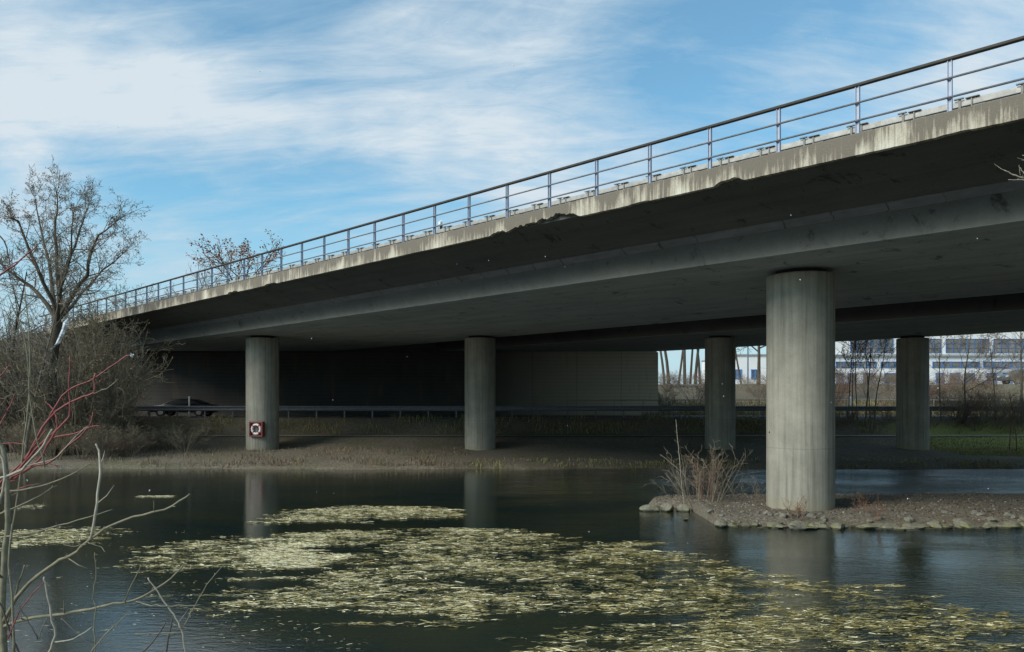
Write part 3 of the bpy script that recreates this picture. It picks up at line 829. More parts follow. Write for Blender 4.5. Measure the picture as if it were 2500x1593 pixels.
# right side hedge and shrubs on the slope behind the road
KR = ['brown bare shrub on the slope behind the road','grey bare shrub on the slope behind the road','withered olive shrub on the slope behind the road','reddish shrub on the slope behind the road','brown olive shrub on the slope behind the road']
for i in range(60):
    px = r4.uniform(1600, 2560); Y = r4.uniform(56.5, 68)
    x = (px-1250)/F*Y; z = ground(x,Y); s_ = r4.uniform(.55,.85); kd = r4.choice((0,1,3,3,4))
    if Y > 62: s_ *= .62
    place_shrub(kd, (x,Y,z), (s_*1.4,s_*1.4,s_), KR[kd], 'shrubs on the slope behind the road')
for i in range(30):
    px = r4.uniform(2060, 2560) if i > 3 else r4.uniform(1980,2100); Y = r4.uniform(45.9, 47.0)
    x = (px-1250)/F*Y; z = ground(x,Y); s_ = r4.uniform(.35,.75)*(1 if px > 2260 else .5); kd = r4.choice((0,1,3,4))
    place_shrub(kd, (x,Y,z), (s_*1.2,s_*.9,s_), KR[kd].replace('on the slope behind the road','between the footpath and the guardrail'), 'shrubs between path and guardrail')

# trees seen through the openings
xs_ = [1622,1634,1655,1672,1684,1697,1709,1722,1740]
lbs = ['leftmost','second','third','fourth','fifth','sixth','seventh','eighth','ninth']
for i,px in enumerate(xs_):
    Y = 72+(i*37%11); make_tree('bare_tree','%s of the bare trunks seen right of the abutment wall' % lbs[i], ((px-1250)/F*Y,Y,4.4), 11+i%3, .13+.04*(i%2), dict(POLE,n=[16,7,5]), 80+i, (r4.uniform(-.06,.12),0), ('bark','twig'), group='bare trunks beyond the abutment', minr=.012)
Y = 66
make_tree('bare_tree','forked dark tree between the darkest pier and the big pier', ((1852-1250)/F*Y,Y,4.4), 5.0, .17, WIDE, 95, (0,0), ('bark','twig'), minr=.012, group='trees behind the road')
make_tree('bare_tree','slim tree just left of the forked tree between the piers', ((1828-1250)/F*Y,Y+2,4.4), 7.0, .10, TP, 96, (-.08,0), ('bark','twig'), minr=.012, group='trees behind the road')
# multi-stem saplings right of the big pier
nm = 0
sap = [(2070,46.6,7.2,.045,'thin dark stem nearest the big pier on its right'),(2082,46.9,6.6,.04,'second thin stem right of the big pier'),(2093,46.3,6.9,.045,'third thin stem right of the big pier, slightly leaning'),(2112,46.4,7.4,.06,'thick stem in the middle of the clump between the two right piers'),(2124,46.9,6.5,.04,'leaning thin stem in the clump between the two right piers'),(2133,46.2,7,.05,'rightmost stem of the clump between the two right piers'),(2298,46.8,6.8,.05,'thin young tree first right of the rightmost pier'),(2360,46.4,6.6,.08,'stout young tree in the hedge at the right'),(2432,46.9,5.9,.05,'slim young tree left of the two saplings on the grass'),(2493,47,7.5,.10,'tall bare tree at the right picture edge')]
for px,Y,h_,r0,lb in sap:
    nm += 1; r0 *= .8
    make_tree('young_tree', lb, ((px-1250)/F*Y,Y,ground((px-1250)/F*Y,Y)), h_, r0, TP if r0 > .055 else POLE, 100+nm, (r4.uniform(-.08,.08),0), ('barkl','twigred' if nm%2 else 'twiggr'), minr=.008, group='young trees along the guardrail')
for px,lb,h_ in ((2465,'left one of two thin saplings standing on the grass bank',2.7),(2481,'right one of two thin saplings standing on the grass bank',3.1)):
    Y = 40.6 if px > 2470 else 41; x = (px-1250)/F*Y
    make_tree('sapling', lb, (x,Y,ground(x,Y)), h_, .03, dict(POLE, n=[7,3], max=2, start=[.25,.2]), px, (0,0), ('twigred','twigred'), minr=.006, group='saplings on the grass bank')

# island bush and shoots
p = WG(1768,1250,.25)
make_shrub('bare_shrub','bushy brown and red leafless shrub on the island, left of the big pier', (p.x,22.3,.1), 0, ('twig','twig'), 201, 1.6, 22, .5, 1, None, None, levels=2, r0=.010, base=.45, minr=.0045, nn=(5,3))
make_shrub('bare_shrub','reddish upright shrub growing inside the island bush', (p.x+.12,22.5,.1), 0, ('twigred','twigred'), 202, 1.35, 14, .28, 1, None, None, levels=2, r0=.011, base=.25, minr=.0045, nn=(4,3))
make_shrub('bare_shrub','thin grey shrub at the left end of the island behind the slabs', (WG(1700,1240).x,22.9,.05), 0, ('twiggr','twiggr'), 203, .95, 14, .9, 1, None, None, levels=2, r0=.007, base=.6, minr=.004, nn=(4,3))
make_shrub('bare_shrub','low brown shrub between the island bush and the big pier', (WG(1835,1250).x,22.8,.1), 0, ('twiggr','twig'), 204, .8, 12, .8, 1, None, None, levels=2, r0=.007, base=.5, minr=.004, nn=(4,3))
def polyplant(name, label, cat, paths, mats, origin, group=None):
    """paths: (material key, [(px,py,Z)...], r0 px at mean depth, r1 px)"""
    r = empty(name, origin, 0, label, cat, group)
    by_m = {}
    for mk, pts, r0, r1 in paths:
        rd = random.Random(hash((pts[0], len(pts))) & 0xffff)
        P3 = [W(*p_)-Vector(origin) for p_ in pts]
        q = [P3[0]]
        for i in range(len(P3)-1):        # Catmull-Rom
            a = P3[max(i-1,0)]; b = P3[i]; c = P3[i+1]; d = P3[min(i+2,len(P3)-1)]
            for k in range(1,5):
                t = k/4
                v_ = .5*((2*b)+(c-a)*t+(2*a-5*b+4*c-d)*t*t+(3*b-3*c+d-a)*t**3)
                q.append(v_+Vector((rd.gauss(0,1),rd.gauss(0,1),rd.gauss(0,1)))*.0022)
        Zm = sum(p_[2] for p_ in pts)/len(pts)
        n = len(q); rad = [(r0+(r1-r0)*i/(n-1))/F*Zm*(1+.10*math.sin(i*2.3)) for i in range(n)]
        m = MB(); m.tube(q, rad, 7, cap=True)
        Lq = sum((b-a).length for a,b in zip(q,q[1:]))
        for k in range(int(Lq/.16)):          # buds and short side shoots
            i = rd.randrange(2, n-1); dd = (q[i]-q[i-1]).normalized(); ax = dd.orthogonal(); ax.rotate(Matrix.Rotation(rd.uniform(0,6.28),3,dd))
            nd = (dd*.9+ax*.8).normalized(); ll = rd.uniform(.006,.014)
            if rd.random() < .3: ll = rd.uniform(.04,.16)
            e1 = q[i]+nd*ll*.5+Vector((rd.gauss(0,.003),0,.002)); e2 = q[i]+nd*ll+Vector((0,0,ll*.15))
            rb = rad[i]*(.9 if ll < .02 else .45)
            m.tube([q[i], e1, e2], [rb, rb*.95, rb*.3], 5, cap=True)
        m.build('branch', M[mk], r, smooth=True)
    return r
o_ = WG(1672,1245,.1)
polyplant('bare_shoot','long thin pale shoot rising from the island tip','sapling',[('stempale',[(1672,1245,22.6),(1664,1180,22.6),(1659,1120,22.6),(1654,1070,22.6),(1650,1025,22.6)],1.1,.5),('stempale',[(1664,1152,22.6),(1640,1132,22.6),(1612,1110,22.6)],.8,.4),('stemdk',[(1664,1152,22.6),(1690,1148,22.6),(1700,1144,22.6)],.6,.4)],None,(o_.x,22.6,.1))
for (px,py,h_,k_) in ((1945,1262,.55,205),(2105,1256,.62,206),(2135,1262,.4,207),(1955,1256,.35,208)):
    p = WG(px,py,.22); make_shrub('withered_plant','small rust brown withered plant on the gravel %s' % {205:'at the foot of the big pier',206:'right of the big pier, the tallest there',207:'at the right of the tallest withered plant',208:'close behind the one at the pier foot'}[k_], (p.x,p.y,.2), 0, ('twigred','twigred'), k_, h_, 7, .6, 1, None, 'leafor', levels=1, r0=.008, base=.12, minr=.004, lsz=.018, nn=(6,))

# ------------------------------------------------------------ foreground shrubs on the near bank
org = (W(10,1700,4.6).x, 4.6, ground(W(10,1700,4.6).x,4.6))
Zf = 4.6
def A(*pts): return [(x, y, z) for x, y, z in pts]
paths = [
 ('stemol', A((15,1700,4.6),(5,1520,4.6),(10,1380,4.6),(18,1240,4.6),(12,1120,4.6),(-5,1080,4.6)), 9, 4),
 ('stemol', A((8,1520,4.6),(55,1440,4.5),(130,1380,4.4),(190,1345,4.35),(222,1315,4.3),(300,1270,4.3),(400,1245,4.2),(465,1207,4.2)), 5, 2),
 ('stempale', A((222,1318,4.3),(236,1230,4.3),(245,1150,4.35),(240,1100,4.4),(233,1083,4.4)), 3.4,2.2),
 ('stemol', A((8,1530,4.6),(80,1510,4.5),(180,1495,4.4),(260,1478,4.3),(330,1465,4.3),(400,1425,4.2),(450,1380,4.2)), 4.5,1.6),
 ('stemol', A((12,1310,4.6),(90,1298,4.5),(190,1270,4.4),(275,1245,4.4)), 2.4,1.2),
 ('stemol', A((12,1200,4.7),(80,1192,4.7),(150,1170,4.6),(222,1132,4.6)), 2.6,1.2),
 ('stemol', A((0,1255,4.7),(80,1220,4.7),(140,1185,4.8)), 2.4,1.6),
 ('stempale', A((-20,1175,4.3),(40,1155,4.3),(80,1120,4.3),(110,1080,4.3),(127,1048,4.3)), 3.4,2.4),
 ('stempale', A((-20,1070,4.2),(5,1120,4.2),(12,1165,4.2),(0,1230,4.2)), 3,3),
 ('stempale', A((100,1620,4.0),(132,1568,4.0),(125,1500,4.0),(112,1430,4.0),(107,1410,4.0)), 3,2),
 ('stempale', A((132,1568,4.0),(180,1560,4.0),(225,1530,4.0)), 2,1),
 ('stemol', A((30,1280,4.4),(22,1360,4.4),(28,1450,4.4),(35,1600,4.4)), 2.2,3),
 ('stempale', A((460,1620,4.2),(447,1560,4.2),(438,1528,4.2),(415,1490,4.2),(385,1445,4.2),(361,1412,4.2)), 2.4,1.5),
 ('stemol', A((443,1535,4.2),(475,1480,4.2),(515,1415,4.2),(548,1378,4.2)), 1.6,.8),
 ('stemol', A((335,1470,4.3),(370,1478,4.2),(420,1480,4.2),(490,1477,4.2)), 1.5,1),
 ('stemol', A((305,1470,4.3),(320,1430,4.2),(345,1380,4.2)), 1.8,.9),
 ('stemol', A((232,1620,4.3),(230,1540,4.3),(233,1480,4.3),(225,1460,4.3),(235,1400,4.3),(230,1350,4.3)), 1.5,.8),
 ('stemdk', A((320,1620,4.1),(370,1570,4.1),(407,1520,4.1)), 2.2,1.6),
 ('stemdk', A((405,1620,4.15),(412,1560,4.15),(420,1510,4.15)), 2.4,1.6),
 ('stemol', A((200,1630,4.3),(240,1570,4.3),(290,1520,4.3),(310,1500,4.3)), 2,1),
 ('stemdk', A((60,1630,4.5),(30,1560,4.5),(10,1500,4.5),(-10,1450,4.5)), 3,2),
 ('stemol', A((0,1600,4.7),(30,1480,4.7),(60,1380,4.6)), 2.6,2),
 ('stemol', A((215,1325,4.3),(240,1335,4.3),(258,1348,4.3)), 1.6,.9),
 ('stemol', A((210,1330,4.3),(180,1335,4.3),(155,1328,4.3)), 1.3,.7),
 ('stemdk', A((92,1562,4.3),(70,1520,4.3),(45,1480,4.3)), 1.5,1),
 ('stemdk', A((150,1510,4.4),(200,1555,4.3),(230,1570,4.3)), 1.2,.9),
 ('stemol', A((95,1560,4.3),(105,1530,4.3),(115,1510,4.3)), 1.3,.9),
 ('stemol', A((330,1548,4.1),(380,1548,4.1),(440,1545,4.1)), 1.3,1.2),
 ('stemol', A((60,700,5.2),(75,900,5.2),(60,1080,5.2),(30,1300,5.2)), 1.2,2.6),
 ('stemol', A((110,1140,5.0),(75,1000,5.0),(65,850,5.0),(20,720,5.0)), 2,1),
]
polyplant('bare_shrub','leafless shrub with long pale shoots in the left foreground','shrub',paths,None,org)
zr = 5.2
rp = [
 ('dogwood', A((-60,1260,zr),(20,1175,zr),(90,1095,zr),(160,1030,zr),(170,1000,zr),(168,950,zr),(170,870,zr)), 3.4,1.2),
 ('dogwood', A((60,1130,zr),(120,1020,zr),(190,975,zr),(228,960,zr),(230,935,zr),(233,912,zr)), 3.0,1.6),
 ('dogwood', A((120,1020,zr),(165,955,zr),(228,925,zr),(300,875,zr),(318,868,zr)), 2.2,1.4),
 ('dogwood', A((-30,1190,zr),(40,1160,zr),(95,1125,zr),(125,1075,zr),(180,1060,zr),(215,1045,zr),(245,1040,zr)), 3.0,1.4),
 ('dogwood', A((35,1170,zr),(80,1140,zr),(120,1130,zr),(160,1095,zr),(200,1060,zr),(222,1030,zr),(225,1008,zr)), 2.8,1.4),
 ('dogwood', A((125,1075,zr),(140,1040,zr),(130,1000,zr),(110,980,zr)), 3,1),
 ('dogwood', A((-40,1090,zr),(20,1082,zr),(70,1085,zr)), 1.6,1),
 ('dogwood', A((-40,1240,zr),(0,1180,zr),(60,1120,zr),(110,1050,zr)), 3,1.6),
 ('dogwood', A((10,1210,zr),(60,1190,zr),(100,1180,zr)), 1.8,.8),
 ('dogwood', A((0,1040,zr),(20,1000,zr),(38,960,zr)), 2,1),
 ('dogwood', A((-30,960,zr),(0,920,zr),(25,890,zr)), 2,1),
 ('dogwood', A((60,1120,zr),(90,1120,zr),(140,1140,zr)), 1.6,1),
 ('dogwood', A((-40,700,zr),(10,665,zr),(50,635,zr),(90,600,zr)), 3,1.2),
 ('dogwood', A((10,665,zr),(40,640,zr),(100,630,zr)), 1.6,.7),
 ('stemdk', A((-30,550,zr),(10,590,zr),(25,650,zr)), 2,1.2),
 ('stemol', A((222,962,zr),(260,950,zr),(290,925,zr)), 1.6,1),
 ('dogwood', A((20,1560,4.4),(45,1500,4.4),(80,1450,4.4),(110,1420,4.4)), 1.8,1),
 ('stempale', A((-20,1180,zr-.05),(60,1140,zr-.05),(130,1122,zr-.05),(175,1075,zr-.05),(215,1040,zr-.05)), 1.6,1),
]
polyplant('dogwood_shrub','bright red twigged dogwood branches reaching in from the left','shrub',rp,None,(W(-60,1700,zr).x,zr,ground(W(-60,1700,zr).x,zr)))
# pale seed head at the tip of a red twig
mb = MB(); c = W(322,868,zr); rd = random.Random(2)
for _ in range(26):
    u = Vector((rd.gauss(0,1),rd.gauss(0,1),rd.gauss(0,1))).normalized(); e = c+u*rd.uniform(.006,.017); w = u.orthogonal().normalized()*.003
    mb.quad(c-w, c+w, e+w, e-w)
tag(mb.build('seed_head', M['plastic']), 'fluffy white seed head on the tip of the longest red twig', 'seed head')
# twigs entering at the right edge
xr = W(2600,500,7)
polyplant('bare_branch','thin pale twigs reaching in at the right edge before the bridge girder','branch',[
 ('stempale', A((2700,1500,7),(2640,900,7),(2600,560,7),(2560,450,7),(2500,435,7),(2475,427,7),(2452,416,7)), 5,.8),
 ('stempale', A((2530,450,7),(2495,440,7),(2462,440,7)), 1.4,.7),
 ('stempale', A((2520,437,7),(2500,425,7),(2490,410,7)), 1.4,.7),
 ('stempale', A((2560,450,7),(2530,400,7),(2495,380,7)), 1.4,.7)],None,(W(2700,1500,7).x,7,.2))

# torn plastic strip in the tree
mb = MB(); rd = random.Random(4); Zp = 37.4
cl = [(168,778,4),(160,788,7),(155,805,6),(148,822,6),(140,838,5),(133,845,2),(125,852,3),(120,860,2)]
for (a,b,w1),(c_,d_,w2) in zip(cl, cl[1:]):
    for k in range(3):
        f0, f1 = k/3,(k+1)/3
        p0 = W(a+(c_-a)*f0, b+(d_-b)*f0, Zp+.08*math.sin(b+f0*5)); p1 = W(a+(c_-a)*f1, b+(d_-b)*f1, Zp+.08*math.sin(b+f1*5))
        wa = (w1+(w2-w1)*f0)/F*Zp; wb = (w1+(w2-w1)*f1)/F*Zp
        mb.quad(p0+Vector((-wa,.05,.2*wa)), p0+Vector((wa*.1,-.04,0)), p1+Vector((wb*.1,-.04,0)), p1+Vector((-wb,.05,.2*wb)))
        mb.quad(p0+Vector((wa*.1,-.04,0)), p0+Vector((wa*.8,.06,-.1*wa)), p1+Vector((wb*.8,.06,-.1*wb)), p1+Vector((wb*.1,-.04,0)))
tag(mb.build('plastic_strip', M['plastic']), 'torn white plastic strip caught in the branches of the big tree', 'plastic sheet')

# ------------------------------------------------------------ bank grass
def blades(name, n, region, hmin, hmax, mats, label, cat, dens=None, seed=1, wd=.012):
    rd = random.Random(seed); mb = MB()
    for _ in range(n):
        x, y = region(rd)
        if dens and dens(x,y) < rd.random(): continue
        z = ground(x,y)
        if z < .02: continue
        h_ = rd.uniform(hmin,hmax); a = rd.uniform(0,6.28); l = rd.uniform(0,.8)*h_
        b = Vector((x,y,z-.02)); w = Vector((math.cos(a+1.57),math.sin(a+1.57),0))*wd
        m = b+Vector((math.cos(a)*l*.4, math.sin(a)*l*.4, h_*.7)); t_ = b+Vector((math.cos(a)*l, math.sin(a)*l, h_))
        mi = rd.randrange(len(mats)); mb.quad(b-w,b+w,m+w*.7,m-w*.7,mi); mb.tri(m-w*.7,m+w*.7,t_,mi)
    tag(mb.build(name, mats), label, cat, kind='stuff')
def dn(x,y): return sm(-.1,.45,noise.noise(Vector((x*.6,y*.9,3)))+.15)
blades('dead_grass', 12000, lambda rd:(rd.uniform(-28,-2),35.6+6.5*rd.random()**1.5), .04,.22, [M['twig'],M['twig'],M['leafgold'],M['twigred'],M['bark']], 'dry brown grass and dead stems along the left waterside', 'dead grass', dn, 5)
blades('grass', 16000, lambda rd:(rd.uniform(22.4,34),rd.uniform(38.5,44.2)), .04,.12, [M['grassg'],M['grass'],M['grassg']], 'short green grass on the open bank at the right', 'grass', None, 6, .014)
blades('bank_grass', 14000, lambda rd:(rd.uniform(-26,32),rd.uniform(45.7,47.2)), .08,.35, [M['grass'],M['twig'],M['grassg']], 'rough grass on the slope below the guardrail', 'rough grass', dn, 8)
blades('roadside_grass', 14000, lambda rd:(rd.uniform(9,40),rd.uniform(53.6,60)), .1,.4, [M['grass'],M['grass'],M['grassg'],M['twigred']], 'yellowish dry grass behind the far handrail', 'dry grass', None, 9, .02)
blades('waterside_grass', 9000, lambda rd:(rd.uniform(-2,34),35.6+1.5*rd.random()**1.5), .04,.2, [M['twig'],M['grass'],M['grassg']], 'sparse brown growth along the far water edge under the bridge', 'dead grass', dn, 10)

# ------------------------------------------------------------ floating pondweed
def inpoly(x, y, P):
    c = False; n = len(P); j = n-1
    for i in range(n):
        if (P[i][1] > y) != (P[j][1] > y) and x < (P[j][0]-P[i][0])*(y-P[i][1])/(P[j][1]-P[i][1])+P[i][0]: c = not c
        j = i
    return c
K = 2500/2407.
def poly(pts): return [WG(a*K,b*K)[:2] for a,b in pts]
P1 = poly([(600,1222),(690,1202),(850,1190),(1000,1194),(1085,1206),(1085,1222),(900,1223),(700,1232),(610,1232)])
P2 = poly([(300,1290),(420,1285),(560,1262),(760,1252),(950,1243),(1200,1243),(1280,1265),(1500,1280),(1620,1310),(1750,1350),(1900,1370),(2150,1400),(2300,1430),(2500,1490),(2700,1600),(2700,1700),(1200,1700),(1230,1530),(1260,1505),(1340,1495),(1380,1468),(1240,1440),(1110,1450),(1060,1482),(980,1487),(900,1475),(960,1450),(860,1440),(530,1440),(520,1425),(560,1392),(530,1378),(590,1352),(285,1350),(285,1325),(370,1308)])
P3 = poly([(-200,1262),(20,1250),(200,1238),(290,1252),(250,1274),(100,1282),(0,1292),(-200,1310)])
HOLES = [poly([(430,1338),(640,1342),(760,1338),(830,1318),(850,1335),(760,1356),(560,1362),(430,1356)]), poly([(500,1368),(760,1362),(780,1378),(560,1390)]), poly([(700,1290),(860,1280),(880,1300),(760,1305)]), poly([(1240,1442),(1640,1448),(1650,1472),(1400,1470),(1330,1492),(1240,1470)])]
BRIGHT = poly([(560,1300),(700,1275),(800,1285),(830,1310),(740,1338),(620,1336)])
rd = random.Random(77); mb = MB()
def weed(x, y, bright=0, size=1.0, force=None):
    l = (.015+.09*rd.random()**2)*size; w = rd.uniform(.002,.0075)*size; a = rd.gauss(0,.35)
    c = Vector((x,y,.008+rd.random()*.02)); u = Vector((math.cos(a),math.sin(a),rd.gauss(0,.06)))*l; v_ = Vector((-math.sin(a),math.cos(a),rd.gauss(0,.35)+.1))*w
    k1, k2 = rd.uniform(.2,.9), rd.uniform(.2,.9)
    side = sm(-5,7,x)
    pr = rd.random()
    if bright: mi = 0 if pr < .8 else 1
    else: mi = 0 if pr < .48-.33*side else (1 if pr < .84-.10*side else 2)
    if force is not None: mi = force
    mb.quad(c-u-v_*k1, c+u*k2-v_, c+u+v_*k1*.5, c-u*k1+v_, mi)
def scatter(P, dens, seed, thr=.0):
    xs0 = [p[0] for p in P]; ys0 = [p[1] for p in P]; x0,x1,y0,y1 = min(xs0),max(xs0),min(ys0),max(ys0)
    n = int((x1-x0)*(y1-y0)*dens)
    for _ in range(n):
        x = rd.uniform(x0,x1); y = rd.uniform(y0,y1)
        jx = noise.noise(Vector((x*.5,y*4.5,seed)))*1.5+noise.noise(Vector((x*1.5,y*11,seed)))*.7
        if not inpoly(x+jx, y+noise.noise(Vector((x*.8,y*.8,seed+4)))*.35, P): continue
        if any(inpoly(x+jx*.5, y+jx*.06, H) for H in HOLES): continue
        if x > (y+.5)*.75: continue
        br = inpoly(x,y,BRIGHT); edge = rd.random() < .3
        d = noise.noise(Vector((x*.55,y*.8,seed)))*.55+noise.noise(Vector((x*2.2,y*4.0,seed)))*.5+noise.noise(Vector((x*5,y*15,seed)))*.6
        d += noise.noise(Vector((x*1.1,y*3.2,seed+9)))*.35
        dd = d+(.5 if br else .08)-thr
        if dd < rd.gauss(0,.13): 
            if not (edge and dd > -.3): continue
            weed(x, y, 0, .8, 2); continue
        weed(x, y, br and rd.random() < .85, .75+.6*rd.random(), None if dd > .12 or rd.random() < .6 else 2)
scatter(P1, 1500, 1, .06); scatter(P2, 1400, 2, .14); scatter(P3, 1250, 3, .16)
for _ in range(260):
    x = rd.uniform(*sorted((WG(325*K,1168*K).x, WG(410*K,1168*K).x))); weed(x, WG(0,1168*K).y+rd.gauss(0,.08), 1)
for _ in range(120): weed(WG(rd.uniform(20,75)*K,1198*K).x, WG(0,1193*K).y+rd.gauss(0,.3), 1)
for _ in range(900):          # stray flecks on the near water at the left
    px, py = rd.uniform(0,900), rd.uniform(1290,1590); p = WG(px,py)
    if noise.noise(Vector((p.x*.5,p.y*.5,8))) > -.05: weed(p.x, p.y, 1, .5)
tag(mb.build('pondweed', [M['weedc'],M['weedo'],M['weedd']]), 'pale yellowish mats of pondweed floating on the dark water', 'pondweed', kind='stuff')

# snowflakes drifting down
mb = MB(); rd = random.Random(15)
for _ in range(65):
    Z = rd.uniform(6,24); px, py = rd.uniform(-100,2600), rd.uniform(-50,1400)
    p = W(px,py,Z)
    if p.z < .3: continue
    s_ = rd.uniform(.003,.0075)
    a = Vector((s_,0,0)); b = Vector((0,s_,0)); c = Vector((rd.gauss(0,.3)*s_,0,s_*rd.uniform(1.2,2.2)))
    for q_ in ((a,b),(b,-a),(-a,-b),(-b,a)):
        mb.tri(p+q_[0],p+q_[1],p+c); mb.tri(p+q_[1],p+q_[0],p-c)
tag(mb.build('snowflakes', M['snow']), 'sparse white snowflakes drifting through the air', 'snowflakes', kind='stuff')

# ------------------------------------------------------------ cars
carglass = simple('tinted_car_glass',(.012,.014,.016),(.03,.034,.038),1,.2,0)
def car(loc, rz, paint, label, L_=4.3, H_=1.45):
    r = empty('car', loc, rz, label, 'car')
    prof = [(-2.15,.35),(-2.15,.75),(-1.9,.92),(-1.35,.98),(-.75,1.36),(-.1,1.45),(.75,1.40),(1.55,1.02),(2.05,.95),(2.15,.6),(2.12,.3)]
    mb = MB(); n = len(prof); hw = [.82,.86,.86,.84,.66,.62,.64,.82,.84,.84,.82]
    for sg in (-1,1):
        for (x,z),w in zip(prof,hw): mb.v.append((x, sg*w, z))
    for i in range(n):
        j = (i+1)%n; mb.face((i,j,n+j,n+i))
    mb.face(tuple(range(n))[::-1]); mb.face(tuple(n+i for i in range(n)))
    b = fix_normals(mb.build('body', paint, r, smooth=True, bevel=.05))
    for sg in (-1,1):
        mb = MB(); y = lambda z: sg*(.85-.40*(z-.98)/.45*.5+.012)
        pts = [(-1.15,1.0),(-.68,1.31),(.68,1.33),(1.3,1.03)]
        q = [(x, sg*(.845-(z-.98)*.50)+sg*.01, z) for x,z in pts]; mb.quad(*q); mb.build('side_window', carglass, r)
    mb = MB(); mb.quad((-1.34,-.74,1.005),(-1.34,.74,1.005),(-.8,.60,1.355),(-.8,-.60,1.355)); mb.build('windscreen', carglass, r)
    mb = MB(); mb.quad((.83,-.58,1.395),(.83,.58,1.395),(1.5,.74,1.07),(1.5,-.74,1.07)); mb.build('rear_window', carglass, r)
    for x in (-1.35,1.35):
        for sg in (-1,1):
            w = empty('wheel', (x, sg*.80, .32)); w.parent = r
            mb = MB(); mb.tube([(0,-.1,0),(0,.1,0)], .32, 20, cap=True); mb.build('tyre', M['tyre'], w)
            mb = MB(); mb.tube([(0,-.11,0),(0,.11,0)], .19, 12, cap=True); mb.build('rim', M['rim'], w)
    for sg in (-1,1):
        mb = MB(); mb.box((-2.17,sg*.62-.16,.68),(-2.10,sg*.62+.16,.82)); mb.build('headlight', M['lamp'], r)
    return r
cu = car((W(448,990,50).x,50.2,2.13), 0, M['carp'], 'black car on the road in the shade under the bridge'); cu.scale = (.9,.9,.78)
cx = W(2490,940,70); car((cx.x+.6,70,ground(cx.x,70)+.0), 0, M['cargrey'], 'dark grey car parked on top of the slope before the white building')

# ------------------------------------------------------------ factory building
ZB = 110.0
def bx(px): return (px-1250)/F*ZB
def bz(py): return EYE-(py-HOR)/F*ZB
fb = empty('factory_building', (bx(2330),ZB,4.4), 0, 'white factory building with blue framed window bands behind the trees', 'building')
OX, OZ = bx(2330), 4.4
def lb(x0,y0,z0,x1,y1,z1): return (x0-OX,y0,z0-OZ),(x1-OX,y1,z1-OZ)
mb = MB(); a_,b_ = lb(bx(2030),0,4.2,bx(2760),22,13.6); mb.box(a_,b_); mb.build('wall', M['wall'], fb)
mb = MB(); a_,b_ = lb(bx(1790),.6,4.2,bx(2030)-.01,18,bz(868)); mb.box(a_,b_); mb.build('annex_wall', M['wall'], fb)
mb = MB(); a_,b_ = lb(bx(2028),-.4,13.6,bx(2762),22.4,13.9); mb.box(a_,b_); mb.build('roof', M['ledge'], fb)
mb = MB(); a_,b_ = lb(bx(1788),.4,bz(868),bx(2028)-.01,18.2,bz(868)+.2); mb.box(a_,b_); mb.build('annex_roof', M['ledge'], fb)
mb = MB(); a_,b_ = lb(bx(2030),-.35,bz(871),bx(2760),-.003,bz(866)); mb.box(a_,b_); mb.build('ledge', M['ledge'], fb)
def window(x0,x1,y0,y1,nx_,ny_,fm=.14,y=0):
    X0,X1,Z1,Z0 = bx(x0)-OX,bx(x1)-OX,bz(y0)-OZ,bz(y1)-OZ
    mb = MB(); t_ = fm/2
    for i in range(nx_+1):
        c = X0+(X1-X0)*i/nx_; mb.box((c-t_,y-.10,Z0-t_),(c+t_,y-.004,Z1+t_))
    for i in range(ny_+1):
        c = Z0+(Z1-Z0)*i/ny_
        for k in range(nx_):
            a_ = X0+(X1-X0)*k/nx_+t_; b2_ = X0+(X1-X0)*(k+1)/nx_-t_; mb.box((a_,y-.09,c-t_*.6),(b2_,y-.004,c+t_*.6))
    w = mb.build('window', M['blue'], fb)
    mb = MB(); mb.quad((X0,y-.03,Z0),(X1,y-.03,Z0),(X1,y-.03,Z1),(X0,y-.03,Z1)); mb.build('pane', M['glass'], w)
for i in range(6):
    x0 = 2076+116.5*(i-0)
    window(x0,x0+104,828,862,6,3,.05)
for (a_,b_) in ((2041,2138),(2151,2230),(2277,2390),(2401,2512),(2524,2640)): window(a_,b_,884,898,5,1,.12)
for (a_,b_) in ((2042,2058),(2070,2088),(2108,2130),(2160,2189),(2285,2303),(2320,2341),(2357,2377),(2410,2431),(2450,2470),(2500,2520)): window(a_,b_,912,936,1,1,.14)
for (a_,b_) in ((1797,1812),(1838,1856),(1890,1908),(1950,1968)): window(a_,b_,903,925,2,2,.16,.6)
mb = MB(); a_,b_ = lb(bx(2404),-.9,bz(903),bx(2492),-.36,bz(900)); mb.box(a_,b_); mb.build('canopy', M['galv'], fb)
# lamp mast left of forked tree
mb = MB(); Y=80; mb.tube([(0,0,0),(0,0,6.5)],[.09,.06],8,cap=True); o = mb.build('lamp_post', M['galv'], loc=((1826-1250)/F*Y,Y,4.5)); tag(o,'thin grey mast in front of the white annex beside the forked tree','mast')

# ------------------------------------------------------------ world, sun, camera
SUN_EL, SUN_AZ = R(33), R(238)   # azimuth clockwise from +Y: behind and to the left
w = bpy.data.worlds.new('World'); scene.world = w; w.use_nodes = True
nt = w.node_tree; N, Lk = nt.nodes, nt.links
bg = N['Background']; bg.inputs['Strength'].default_value = .1
sky = N.new('ShaderNodeTexSky'); sky.sky_type = 'NISHITA'; sky.sun_disc = False; sky.sun_elevation = SUN_EL; sky.sun_rotation = SUN_AZ
sky.air_density = 1.0; sky.dust_density = .6; sky.ozone_density = 1.5
tc = N.new('ShaderNodeTexCoord')
def wm(op, a, b=0., c=None, clamp=False):
    m = N.new('ShaderNodeMath'); m.operation = op; m.use_clamp = clamp
    for i,v in enumerate((a,b) if c is None else (a,b,c)):
        if hasattr(v,'links'): Lk.new(v, m.inputs[i])
        else: m.inputs[i].default_value = v
    return m.outputs[0]
sp = N.new('ShaderNodeSeparateXYZ'); Lk.new(tc.outputs['Generated'], sp.inputs[0])
